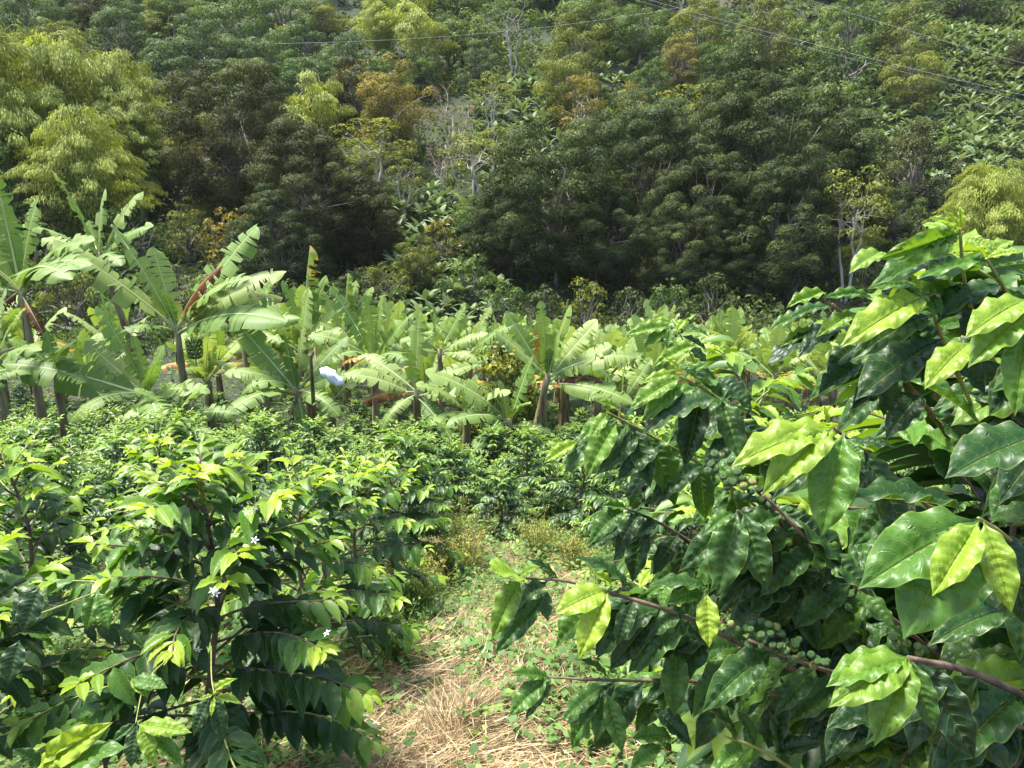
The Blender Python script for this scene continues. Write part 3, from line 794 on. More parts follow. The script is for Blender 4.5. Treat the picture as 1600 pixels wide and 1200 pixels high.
# ------------------------------------------------------------------ plantains on the hillside
def far_plantain_mesh(seed):
    r = np.random.default_rng(seed)
    g = Geo()
    t = np.linspace(0, 1, 6)
    for k in range(10):
        a = k * 2.4 + r.uniform(-.3, .3); e0 = r.uniform(.6, 1.35); dr = r.uniform(.5, 1.3)
        L = r.uniform(1.4, 2.1)
        ang = e0 - dr * t ** 1.4
        dx = np.cumsum(np.cos(ang)) * L / 6; dz = np.cumsum(np.sin(ang)) * L / 6
        c = np.stack([np.cos(a) * dx, np.sin(a) * dx, 1.3 + dz], -1)
        side = np.array((-math.sin(a), math.cos(a), 0.0))
        w = np.array([.05, .24, .30, .28, .19, .02]) * r.uniform(.8, 1.15)
        dn = np.array((0, 0, -1.0)) * r.uniform(-.2, .6)
        v = np.stack([c + side * w[:, None] + dn * w[:, None], c, c - side * w[:, None] + dn * w[:, None]], 1)
        g.put(v.reshape(-1, 3), grid_faces(6, 3), np.clip(.5 + r.normal() * .22, 0, 1))
    g.tube(np.array([(0, 0, -.3), (.05, 0, .7), (.05, .03, 1.4)]), [.13, .11, .08], 6, .3)
    return g

def build_plantains():
    r = np.random.default_rng(11)
    geos = [far_plantain_mesh(300 + i) for i in range(4)]
    pm = [g.mesh("hillside_plantain", M['far_banana']) for g in geos]
    # patches in the photograph: px range, distance range, count, label
    patches = [
        ((1340, 1640), (84, 165), 130, "grey-green plantain in the dense plantation at the upper right"),
        ((1150, 1345), (92, 160), 40, "plantain on the hillside above the tallest dark tree"),
        ((60, 330), (100, 165), 36, "plantain on the hillside at the upper left above the bamboo mound"),
        ((560, 780), (66, 95), 38, "broad-leaved plantain growing in the central clearing"),
        ((740, 860), (82, 130), 26, "plantain on the hillside above the leafless tree"),
        ((840, 1150), (100, 160), 26, "plantain on the hillside near the top of the picture in the middle")]
    pts = []
    def find(p0, p1, y0, y1):
        for _ in range(40):
            b, _d = on_ground(r.uniform(p0, p1), r.uniform(y0, y1))
            if not pts or np.min(np.sum((np.array(pts)[:, :2] - b[:2]) ** 2, 1)) > 1.8 ** 2:
                pts.append(b); return b
    rest = []
    for (p0, p1), (y0, y1), cnt, lab in patches:
        for k in range(cnt * 5):
            b = find(p0, p1, y0, y1)
            if b is None: continue
            s = r.uniform(.8, 1.3); a = r.uniform(0, 6.28); v = int(r.integers(4))
            if k < cnt:
                tag(add("plantain_plant", pm[v], None, b, a, (s, s, s)), lab, "plantain", "plantains: " + lab)
            else: rest.append((b, s, a, v))
    V, F, T, n = [], [], [], 0
    for b, s, a, v in rest:      # those behind, seen as one mass
        g = geos[v]; p = np.concatenate(g.v) * s
        V.append(np.stack([p[:, 0] * math.cos(a) - p[:, 1] * math.sin(a), p[:, 0] * math.sin(a) + p[:, 1] * math.cos(a), p[:, 2]], -1) + b)
        F.append(np.concatenate(g.f[4]) + n); T.append(np.concatenate(g.t)); n += len(p)
    me = mk_mesh("plantain_mass", np.concatenate(V), np.concatenate(F), {"tint": np.concatenate(T)}, None, True, [M['far_banana']])
    tag(add("plantain_mass", me), "mass of further plantains filling the hillside plantation", "plantains", None, "stuff")
build_plantains()

# ------------------------------------------------------------------ boulders by the stream bed
def boulder(px, Y, w, label, seed):
    r = np.random.default_rng(seed)
    b, d = on_ground(px, Y)
    nu, nv = 9, 14
    th = np.linspace(0, PI, nu)[:, None]; ph = np.arange(nv)[None] * 2 * PI / nv
    rad = 1 + .14 * np.sin(3 * ph + r.uniform(0, 6)) * np.sin(th) + .1 * np.sin(5 * th + 2 * ph + r.uniform(0, 6))
    v = np.stack([np.sin(th) * np.cos(ph) * rad * w, np.sin(th) * np.sin(ph) * rad * w * .8, np.cos(th) * rad * w * .5 + 0 * ph], -1).reshape(-1, 3)
    i = np.arange(nu - 1)[:, None] * nv; j = np.arange(nv)[None]; j2 = (j + 1) % nv
    f = np.stack([i + j, i + nv + j, i + nv + j2, i + j2], -1).reshape(-1, 4)
    tag(add("boulder", mk_mesh("boulder", v, f, None, None, True, [M['rock']]), None, b + np.array((0, 0, w * .2))), label, "boulder")
boulder(1240, 52, 1.5, "larger grey boulder below the leaning pale trunks", 1)
boulder(1205, 51, 1.0, "smaller grey boulder left of the larger one", 2)
# ------------------------------------------------------------------ banana plants
def banana_leaf_mesh(name, seed, elev, droop, L, hang=0.25, burn=0.0, tint=.5, tears=7, width=.150, twist=0.0):
    """one leaf in its plane: petiole, rounded midrib and a blade torn into strips; local x outward, z up"""
    r = np.random.default_rng(seed)
    n = 41
    t = np.linspace(0, 1, n)
    ang = elev - droop * t ** 1.5
    x = np.concatenate([[0], np.cumsum(np.cos(ang[:-1]))]) * L / (n - 1)
    z = np.concatenate([[0], np.cumsum(np.sin(ang[:-1]))]) * L / (n - 1)
    c = np.stack([x, 0 * x, z], -1)
    tang = np.stack([np.cos(ang), 0 * x, np.sin(ang)], -1)
    nor = np.stack([-np.sin(ang), 0 * x, np.cos(ang)], -1)
    wprof = np.interp(t, [0, .13, .18, .28, .45, .65, .82, .92, .97, 1], [0, 0, .45, .85, 1, .98, .86, .66, .46, .14]) * width * L
    V, F, U, TI, BU = [], [], [], [], []
    cnt = 0
    for side in (-1, 1):
        cuts = [5] + sorted(set(int(q) for q in r.choice(np.arange(8, 37), tears, replace=False))) + [n - 1]
        for a, b in zip(cuts[:-1], cuts[1:]):
            if b - a < 1: continue
            idx = np.arange(a, b + 1)
            if len(idx) > 4: idx = idx[np.unique(np.linspace(0, len(idx) - 1, 4).round().astype(int))]
            hg = hang + r.normal() * .18
            sk = r.normal() * .02 * L
            edge_in = r.uniform(.0, .035)
            for ii, k in enumerate(idx):
                # the strip narrows a little towards the tears
                tt = (ii / (len(idx) - 1) - .5) * 2
                for q, s in enumerate((0.0, .35, .7, 1.0)):
                    w = wprof[k] * s
                    ph = tw = twist
                    h = math.sin(.35) * w * (1 - s) - hg * w * s
                    y = side * w * math.sqrt(max(.05, 1 - min(.9, abs(hg) * s) ** 2))
                    pull = -tt * edge_in * L * .5 * s
                    p = c[k] + tang[k] * (pull + sk * s * s) + nor[k] * h + np.array((0, y, 0))
                    V.append(p); U.append((t[k], .5 + .5 * side * s)); TI.append(tint + r.normal() * .03)
                    BU.append(burn * (.55 + .5 * t[k]) + (burn * .35 * s) - (1 - burn) * .3 + r.normal() * .04)
            m = len(idx)
            f = grid_faces(m, 4) + cnt
            F.append(f if side < 0 else f[:, ::-1]); cnt += m * 4
    nb = sum(len(f) for f in F)
    # midrib
    rad = np.interp(t, [0, .1, .5, 1], [.032, .026, .014, .003]) * L / 2
    g = Geo(); sel = np.arange(0, n, 4); g.tube(c[sel] - nor[sel] * .004, rad[sel], 5, 0, False)
    gv, gf = g.v[0], g.f[4][0]
    verts = np.concatenate([np.array(V), gv]); faces = np.concatenate(F + [gf + cnt])
    mi = np.concatenate([np.zeros(nb, int), np.ones(len(gf), int)])
    ex = len(gv)
    uv = np.concatenate([np.array(U), np.full((ex, 2), .5)])
    if twist:
        ca, sa = math.cos(twist), math.sin(twist)   # roll about the outward axis
        y0, z0 = verts[:, 1].copy(), verts[:, 2].copy()
        w_ = np.interp(verts[:, 0], [x.min(), x.max() + 1e-6], [0, 1])
        verts[:, 1] = y0 + (z0 - np.interp(verts[:, 0], np.sort(x), z[np.argsort(x)])) * 0
    return mk_mesh(name, verts, faces, {"tint": np.concatenate([np.array(TI), np.zeros(ex)]), "burn": np.concatenate([np.array(BU), np.full(ex, burn * .7 - .2)])},
                   uv, True, [M['banana'], M['midrib']], mi)

def pseudostem_mesh(h, r0, lean, seed):
    r = np.random.default_rng(seed)
    g = Geo()
    t = np.linspace(0, 1, 9)
    p = np.stack([lean[0] * t ** 1.4, lean[1] * t ** 1.4, -.25 + (h + .25) * t], -1)
    g.tube(p, r0 * (1 - .45 * t) * (1 + .06 * np.sin(t * 17 + seed)), 10, 0)
    for k in range(9):     # dry sheath flaps clinging to the stem
        a = r.uniform(0, 6.28); z0 = r.uniform(.1, .85) * h; q = z0 / h
        b = np.array((lean[0] * q ** 1.4, lean[1] * q ** 1.4, z0)); rr = r0 * (1 - .45 * q)
        o = np.array((math.cos(a), math.sin(a), 0)); s = np.array((-o[1], o[0], 0)); w = rr * .7; l = r.uniform(.25, .6)
        v = [b + o * rr - s * w, b + o * rr + s * w, b + o * (rr * 1.25) + s * w * .6 - np.array((0, 0, l)), b + o * (rr * 1.3) - s * w * .5 - np.array((0, 0, l))]
        g.put(v, [[0, 1, 2, 3]], 0)
    return g.mesh("pseudostem", M['pseudostem'])

def az_of(theta_sign, yaw):
    """screen right (+) or left (-) turned by yaw towards the camera (+) or away (-)"""
    a = 0.0 if theta_sign >= 0 else PI
    return a - yaw if theta_sign >= 0 else a + yaw

def hero_banana(px, Y, crown_py, leaves, label, lean_px=0, seed=0, r0=.115, extra=None, group=None):
    """leaves: (angle from vertical on screen, droop, length px, yaw towards camera, burn, tint[, hang])"""
    base, depth = on_ground(px, Y)
    h = max(.25, z_at(crown_py, Y) - base[2])
    lx = lean_px / FPX * depth
    o = empty("banana_plant", base, label, "banana plant", group)
    add("pseudostem", pseudostem_mesh(h, r0, (lx, 0), seed), o)
    k = depth / FPX
    for i, lf in enumerate(leaves):
        th, dr, Lp, yaw, burn, tint = lf[:6]
        hang = lf[6] if len(lf) > 6 else .02 + .30 * abs(th) / 90
        L = Lp * k * 1.12 / max(.35, abs(math.cos(yaw * .8)) if abs(th) > 30 else 1)
        me = banana_leaf_mesh("banana_leaf", seed * 31 + i, math.radians(90 - abs(th)), math.radians(dr), L, hang, burn, tint, 9 + (i * 5 + seed) % 8)
        lo = add("dead_leaf" if burn > .85 else "leaf", me, o, (lx, 0, h * .97 - .05 * (i % 3)), az_of(th, yaw))
        roll = (.75 if abs(th) > 12 else .5) * max(0.0, 1 - abs(yaw) / 1.25) * (1 if th >= 0 else -1)
        el = math.radians(90 - abs(th)) - math.radians(dr) * .35
        lo.matrix_local = Matrix.Translation(lo.location) @ Matrix.Rotation(az_of(th, yaw), 4, 'Z') @ Matrix.Rotation(roll, 4, Vector((math.cos(el), 0, math.sin(el))))
        if burn > .85: lo["label"] = "burnt red-brown leaf"
    return o, h, lx

HB = [
 # px, Y, crown py, leaves, label, lean
 (300, 16, 508, [(-42, 14, 170, .35, .15, .55), (-20, 10, 150, .5, .1, .45), (-13, 6, 118, -.5, 0, .7), (31, 30, 112, .3, .9, .3, .5), (36, 8, 168, -.4, 0, .6),
   (46, 40, 168, -.2, 0, .65), (44, 46, 148, .4, .1, .6), (54, 52, 145, -.3, .45, .55), (64, 46, 186, .45, .2, .45), (-12, 20, 55, 1.3, 0, .2), (-62, 70, 65, .9, 0, .3)],
   "tall banana plant with a burnt red leaf and a green fruit bunch", -2, 1),
 (75, 15.5, 445, [(-3, 5, 142, 1.3, 0, .45, .02), (-15, 16, 140, -.6, 0, .6), (10, 14, 132, -.7, .1, .6), (-43, 22, 135, -.2, 0, .6), (-48, 42, 115, .5, .5, .5), (-35, 30, 120, .8, 0, .3),
   (46, 12, 105, -.4, 0, .5), (44, 48, 150, .3, 0, .65), (52, 58, 158, .5, 0, .6), (60, 58, 158, .7, .1, .55), (-72, 22, 78, .2, 0, .5), (120, 50, 70, .6, 1.0, .3, .9), (-120, 50, 62, .4, 1.0, .3, .9)],
   "tall banana plant with one broad upright leaf at the left edge", -3, 2),
 (246, 18.5, 396, [(-16, 12, 118, .9, .1, .55), (5, 14, 95, -.3, 0, .6), (26, 18, 108, -.2, 0, .65), (48, 40, 95, .2, 0, .6), (-62, 30, 98, -.3, 0, .7), (-40, 50, 80, .8, 0, .5), (70, 60, 70, .8, 0, .4), (-25, 8, 60, -.8, 0, .6)],
   "leaning banana plant behind, its crown above the burnt red leaf plant", -55, 3),
 (246, 14.2, 612, [(-17, 10, 132, .5, 0, .45), (-62, 34, 190, .1, 0, .5), (-48, 12, 120, -.3, 0, .6), (-4, 8, 82, .3, 0, .35), (30, 30, 80, .8, 0, .3), (58, 60, 105, .4, 0, .6), (-70, 80, 85, .9, 0, .4), (75, 70, 95, 1.0, 0, .45), (-95, 40, 75, 1.2, .2, .4), (15, 20, 70, -.8, 0, .5)],
   "low broad banana sucker left of the burnt red leaf plant", 0, 4),
 (290, 13.6, 645, [(-40, 30, 62, .4, 0, .4), (35, 40, 75, .5, 0, .45), (62, 50, 90, .2, 0, .5), (-65, 60, 70, .6, 0, .45), (85, 40, 70, .7, 0, .4), (10, 10, 55, -.5, 0, .5)],
   "small banana sucker at the foot of the burnt red leaf plant", 0, 5),
 (472, 14.8, 606, [(8, 4, 142, -.2, 0, .55), (-38, 10, 132, -.2, 0, .35), (-8, 10, 88, 1.0, 0, .3), (-48, 64, 98, .3, 0, .5), (-40, 120, 80, .6, 0, .55), (52, 52, 98, .2, 0, .4), (42, 14, 92, -.5, 0, .35), (-70, 70, 90, .9, 0, .4), (-12, 10, 60, 1.2, 0, .4), (80, 60, 80, .7, 0, .45), (150, 20, 60, 1.0, 0, .5)],
   "banana plant with a tall upright bright leaf left of the white bag", 2, 6),
 (590, 18, 556, [(-24, 8, 112, .3, 0, .5), (8, 8, 90, -.3, 0, .6), (33, 20, 92, .2, .25, .5), (-2, 8, 86, -.6, 0, .6), (-42, 64, 95, .2, 0, .55), (52, 40, 85, -.2, 0, .5), (-58, 70, 60, 1.0, 0, .6), (60, 60, 70, .8, 0, .5)],
   "banana plant with a yellow edged leaf behind the white bag", 0, 7),
 (655, 14.2, 608, [(2, 5, 112, -.5, 0, .6), (-13, 8, 78, 1.1, 0, .35), (-52, 46, 102, .2, 0, .6), (-48, 40, 95, -.4, 0, .65), (48, 42, 85, -.2, 0, .6), (66, 44, 95, .5, 0, .6), (-78, 52, 76, .3, .8, .5), (-95, 75, 62, .8, 0, .55), (108, 40, 80, .8, 0, .25), (125, 30, 70, .3, 0, .3), (100, 60, 40, -.6, 1.0, .3, .8)],
   "banana plant with a drooping yellow and brown leaf in the middle", 0, 8),
 (826, 14.0, 586, [(-42, 14, 98, .3, 0, .6), (-29, 8, 110, -.2, .35, .5), (-4, 6, 112, -.4, 0, .65), (13, 8, 104, .3, 0, .6), (38, 10, 104, -.3, 0, .65), (48, 24, 100, .2, 0, .6), (52, 60, 128, .2, 0, .6), (66, 60, 78, .3, .95, .3, .5), (80, 44, 118, .5, .15, .55), (5, 12, 45, 1.3, 0, .3), (-12, 10, 80, -.8, .6, .5)],
   "banana plant with leaning brown stem and dead red-brown leaf by the citrus tree", 28, 9),
 (795, 13.2, 655, [(-40, 44, 135, .2, 0, .6), (-22, 20, 70, .5, 0, .5), (16, 6, 105, .2, 0, .35), (-60, 60, 90, .6, 0, .55), (30, 60, 70, 1.0, 0, .6), (70, 60, 60, .4, 0, .5), (-80, 60, 60, 1.0, 0, .45), (-10, 14, 62, -.6, 0, .6)],
   "low bright banana sucker at the foot of the leaning brown stem", 0, 10),
 (730, 13.4, 640, [(-38, 50, 80, .4, 0, .6), (40, 50, 75, .5, 0, .6), (10, 14, 60, -.4, 0, .6), (-75, 60, 60, .8, 0, .55), (75, 60, 60, .8, 0, .5), (-8, 40, 60, 1.2, 0, .5)],
   "small banana sucker between the two middle banana plants", 0, 11),
 (20, 13.5, 560, [(35, 14, 95, .3, 0, .5), (60, 40, 110, .5, 0, .5), (-30, 20, 100, .3, 0, .5), (10, 10, 100, -.6, 0, .6), (-60, 50, 90, .6, 0, .45), (70, 70, 80, 1.0, 0, .4), (-15, 60, 70, 1.2, 0, .4)],
   "shorter banana plant in front of the leftmost tall one", 0, 12),
 (110, 14.2, 575, [(-30, 40, 70, .5, 0, .4), (35, 45, 78, .6, 0, .4), (70, 50, 70, .6, 0, .45), (-70, 60, 60, .8, 0, .45), (-5, 10, 60, -.4, 0, .5)],
   "small banana sucker right of the leftmost banana plants", 0, 13),
 (395, 20, 512, [(-30, 20, 60, .3, 0, .6), (25, 16, 80, -.3, 0, .6), (55, 50, 90, .2, 0, .6), (-60, 50, 70, .4, 0, .6), (5, 8, 75, -.6, 0, .6), (75, 50, 70, .6, .3, .5)],
   "banana plant half hidden behind the burnt red leaf plant", 0, 14),
 (486, 21, 520, [(5, 6, 122, .2, .45, .4, .6), (-14, 8, 80, .3, 0, .6), (18, 10, 90, -.3, 0, .6), (-38, 30, 80, .3, 0, .6), (42, 30, 80, .2, 0, .55), (60, 60, 70, .5, 0, .6)],
   "banana plant with a tall rolled brown-tipped leaf", 0, 15),
 (545, 24, 520, [(4, 6, 85, .3, .4, .4, .7), (-20, 10, 70, .2, 0, .6), (25, 14, 80, -.2, 0, .6), (48, 44, 70, .4, 0, .6), (-50, 44, 70, .4, 0, .6), (12, 8, 80, -.6, 0, .6)],
   "pale banana plant between the rolled leaf plant and the yellow edged one", 0, 16),
 (690, 21, 545, [(-10, 8, 75, .4, 0, .35), (25, 12, 75, -.2, 0, .6), (50, 40, 75, .3, 0, .55), (-42, 30, 75, .2, 0, .6), (-65, 60, 60, .6, 0, .6), (70, 60, 65, .6, 0, .5)],
   "banana plant behind the drooping yellow leaf plant", 0, 17),
 (735, 22, 545, [(-6, 8, 72, .4, 0, .4), (20, 14, 70, -.2, 0, .6), (44, 30, 80, .3, 0, .6), (-40, 40, 70, .2, 0, .6), (62, 50, 70, .6, .3, .5)],
   "banana plant just left of the citrus tree", 0, 18),
 (968, 15.5, 625, [(-25, 30, 70, .3, .4, .5), (30, 12, 75, -.3, 0, .6), (60, 30, 65, .3, .9, .4, .8), (-60, 50, 60, .5, 0, .55), (0, 8, 70, .4, 0, .6)],
   "banana plant with faded leaves touching the right coffee shrub", 0, 19),
]
for i, (px, Y, cpy, lv, lab, lean, sd) in enumerate(HB):
    o, h, lx = hero_banana(px, Y, cpy, lv, lab, lean, sd)
    if sd == 1:      # bunch of green fruit
        g = Geo()
        for w in range(5):
            for q in range(11):
                a = q * 2 * PI / 11 + w * .3
                rr = .16 - .008 * w
                b = np.array((.42 + math.cos(a) * rr * .5, -.25 + math.sin(a) * rr * .5, h - .35 - w * .085))
                dd = np.array((math.cos(a) * .11, math.sin(a) * .11, .05))
                g.tube(np.array([b, b + dd * .6, b + dd + np.array((0, 0, .06))]), [.018, .022, .008], 5, 0)
        add("fruit_bunch", g.mesh("fruit_bunch", M['fruit']), o)
        s = Geo(); s.tube(np.array([(0, 0, h - .05), (.28, -.18, h + .02), (.42, -.25, h - .3), (.43, -.26, h - .85)]), [.03, .028, .025, .018], 6)
        add("fruit_stalk", s.mesh("fruit_stalk", M['midrib']), o)

# bag over a fruit bunch
def fruit_bag():
    c = P(516, 586, 13.9)
    t = np.linspace(0, 1, 9)
    g = Geo()
    ax = nrm(np.array((.75, -.1, -.5)))
    p = c[None] - ax * .22 + ax[None] * (t * .5)[:, None]
    g.tube(p, np.array([.02, .06, .09, .10, .095, .10, .085, .06, .03]) * (1 + .06 * np.sin(t * 30)), 10, 0)
    v = g.v[0]; v += .012 * np.sin(v * 37).sum(1, keepdims=True)
    o = empty("fruit_bag", c, "white plastic bag round a fruit bunch above the coffee shrubs", "bag")
    g.v[0] = v - c
    if len(g.v) > 1: g.v[1] = g.v[1] - c
    add("bag", g.mesh("fruit_bag", M['bag']), o)
    s = Geo(); zt = float(z_at(545, 17.5))
    s.tube(np.array([-ax * .2, -ax * .32 + np.array((0, 0, .1)), np.array((-.35, .35, .45)), np.array((-.5, .55, .2)), np.array((-.52, .6, terrain(c[0] - .5, c[1] + .6) - c[2] - .1))]), [.012, .015, .02, .035, .06], 6)
    add("stalk", s.mesh("bag_stalk", M['pseudostem']), o)
fruit_bag()

# the rest of the banana field, copies of a few plants
def banana_proto(seed):
    r = np.random.default_rng(seed)
    o = empty("banana_plant", (0, 0, 0), "banana plant", "banana plant", "banana plants of the far field")
    h = r.uniform(1.0, 1.5)
    add("pseudostem", pseudostem_mesh(h, .12, (r.uniform(-.1, .1), 0), seed), o)
    for i in range(9):
        e = math.radians([84, 80, 76, 70, 66, 60, 52, 42, 28][i] + r.uniform(-5, 5))
        me = banana_leaf_mesh("banana_leaf", seed * 77 + i, e, math.radians(6 + i * 6 + r.uniform(-5, 8)), r.uniform(1.35, 1.85), .04 + .03 * i,
                              (.6 if i == 8 else .1 if i > 5 else 0), r.uniform(.4, .85), 9)
        add("leaf", me, o, (0, 0, h * .96), i * 2.4 + r.uniform(-.3, .3))
    return o
def build_field():
    r = np.random.default_rng(21)
    protos = [banana_proto(500 + i) for i in range(4)]
    pts, used = [], [False] * 4
    hero = [on_ground(a[0], a[1])[0] for a in HB]
    spots = []
    tries = 0
    while len(spots) < 125 and tries < 9000:
        tries += 1
        Y = r.uniform(20, 47)
        px = r.uniform(440, 1300) if Y > 24 else r.uniform(640, 1060)
        if px < 700 and Y > 34: continue
        b, _ = on_ground(px, Y)
        dmin = 1.55 if Y < 35 else 1.9
        if any((b[0] - q[0]) ** 2 + (b[1] - q[1]) ** 2 < dmin ** 2 for q in spots + hero): continue
        spots.append(b)
    spots += [on_ground(px, Y)[0] for px, Y in ((330, 20), (420, 19.5), (520, 20), (150, 19), (60, 22), (140, 24), (10, 21), (190, 26), (345, 25), (420, 26), (1500, 40), (1560, 36), (1460, 44))]
    spots.sort(key=lambda q: q[1])
    rows = [sorted(spots[k:k + 10], key=lambda q: q[0] / q[1]) for k in range(0, len(spots), 10)]
    for ri, row in enumerate(rows):
        for ci, b in enumerate(row):
            k = int(r.integers(4))
            o = protos[k] if not used[k] else copy_tree(protos[k])
            used[k] = True
            s = r.uniform(.85, 1.25) * (1.1 if b[1] < 28 else .92)
            o.location = [float(c) for c in b]; o.rotation_euler = (0, 0, r.uniform(0, 6.28)); o.scale = (s, s, s)
            o["label"] = "pale banana plant, %s from the left in the %s row of the far field" % (ORD[ci], ORD[ri])
            o["group"] = "banana plants of the far field"
build_field()

# citrus tree between the bananas
def citrus():
    base, depth = on_ground(795, 15.0)
    h = z_at(528, 15.0) - base[2]; w = 118 / FPX * depth / 2
    g, t = broadleaf(777, h, w, .05, 60, .10, 2300, .85, 1.3, 3, .15, 1, .05)
    o = empty("citrus_tree", base, "rounded citrus tree with yellow-green leaf tips between the middle bananas", "tree")
    add("crown", g.mesh("citrus_crown", M['citrus']), o); add("trunk", t.mesh("citrus_trunk", M['trunk']), o)
citrus()
# ------------------------------------------------------------------ coffee shrubs
def coffee_plan(seed, H, R, leafL=.135, step=.06, lean=(0, 0), start=.16, bare=.35, gap=.052):
    """stem, branches and leaves of one shrub, local to its foot"""
    r = np.random.default_rng(seed)
    t = np.linspace(0, 1, 9)
    stem = np.stack([lean[0] * t ** 1.3 + .02 * np.sin(t * 9 + seed), lean[1] * t ** 1.3 + .02 * np.cos(t * 8), H * t - .05], -1)
    branches, leaves = [], []
    hs = np.arange(H * start, H * .985, step)
    for k, h in enumerate(hs):
        rel = h / H
        sb = np.array([np.interp(h, stem[:, 2], stem[:, i]) for i in range(3)])
        for opp in (0, 1):
            az = k * 1.75 + opp * PI + r.uniform(-.35, .35)
            Lb = R * np.clip(1.12 * (1 - rel) ** .55, .10, 1) * (.72 + .28 * min(1, rel / .3)) * r.uniform(.8, 1.12)
            e0 = .10 + .95 * rel ** 1.6 + r.uniform(-.12, .12); dr = .75 * (1 - rel * .55) + r.uniform(-.1, .2)
            n = max(4, int(Lb / .06))
            s = np.linspace(0, 1, n)
            el = e0 - dr * s
            out = np.concatenate([[0], np.cumsum(np.cos(el[:-1]))]) * Lb / (n - 1)
            up = np.concatenate([[0], np.cumsum(np.sin(el[:-1]))]) * Lb / (n - 1)
            a = az + .12 * np.sin(s * 3 + k)
            p = sb + np.stack([np.cos(a) * out, np.sin(a) * out, up], -1)
            bi = len(branches); branches.append(p)
            q = max(Lb * bare, .04)
            while q <= Lb:
                f = q / Lb
                b = np.array([np.interp(f, s, p[:, i]) for i in range(3)])
                e = np.interp(f, s, el)
                d = np.array((math.cos(az) * math.cos(e), math.sin(az) * math.cos(e), math.sin(e)))
                side = np.array((-math.sin(az), math.cos(az), 0))
                rem = Lb - q
                sz = leafL * np.clip(.45 + rem / .14, .45, 1.08) * r.uniform(.8, 1.1)
                age = .16 + .9 * math.exp(-(max(rem - .02, 0) / .10) ** 1.3)
                for sg in (-1, 1):
                    ld = nrm(d * r.uniform(.55, .9) + side * sg * r.uniform(.7, 1.0) + np.array((0, 0, -.28 + .35 * (rem < .06))) + r.normal(size=3) * .14)
                    nn = nrm(np.array((0, 0, 1.0)) + d * .15 + r.normal(size=3) * .22)
                    leaves.append((bi, b, ld, nn, sz, sz * r.uniform(.38, .48), np.clip(age * r.uniform(.75, 1.1) + .12 * (rel > .8), 0, 1)))
                q += gap * r.uniform(.8, 1.2)
            ld = nrm(d + np.array((0, 0, .25)))
            leaves.append((bi, p[-1], ld, nrm(np.cross(ld, side)) * (1 if np.cross(ld, side)[2] > 0 else -1), .055, .02, 1.0))
    return stem, branches, leaves

BERRY = None
def sphere_mesh(name, mat, nu=5, nv=8):
    th = np.linspace(0.001, PI - .001, nu + 1)[:, None]; ph = np.arange(nv)[None] * 2 * PI / nv
    v = np.stack([np.sin(th) * np.cos(ph), np.sin(th) * np.sin(ph), 1.15 * np.cos(th) + 0 * ph], -1).reshape(-1, 3)
    i = np.arange(nu)[:, None] * nv; j = np.arange(nv)[None]; j2 = (j + 1) % nv
    f = np.stack([i + j, i + nv + j, i + nv + j2, i + j2], -1).reshape(-1, 4)
    return mk_mesh(name, v, f, None, None, True, [mat])
BERRIES = [sphere_mesh("coffee_berry", M[k]) for k in ('berry', 'berry_yellow', 'berry_red')]

def proj(p):
    q = np.asarray(p, float) - CAMP
    d = q @ FWD
    return 800 + FPX * q[..., 0] / np.maximum(d, .05), 600 - FPX * (q @ UPV) / np.maximum(d, .05), d

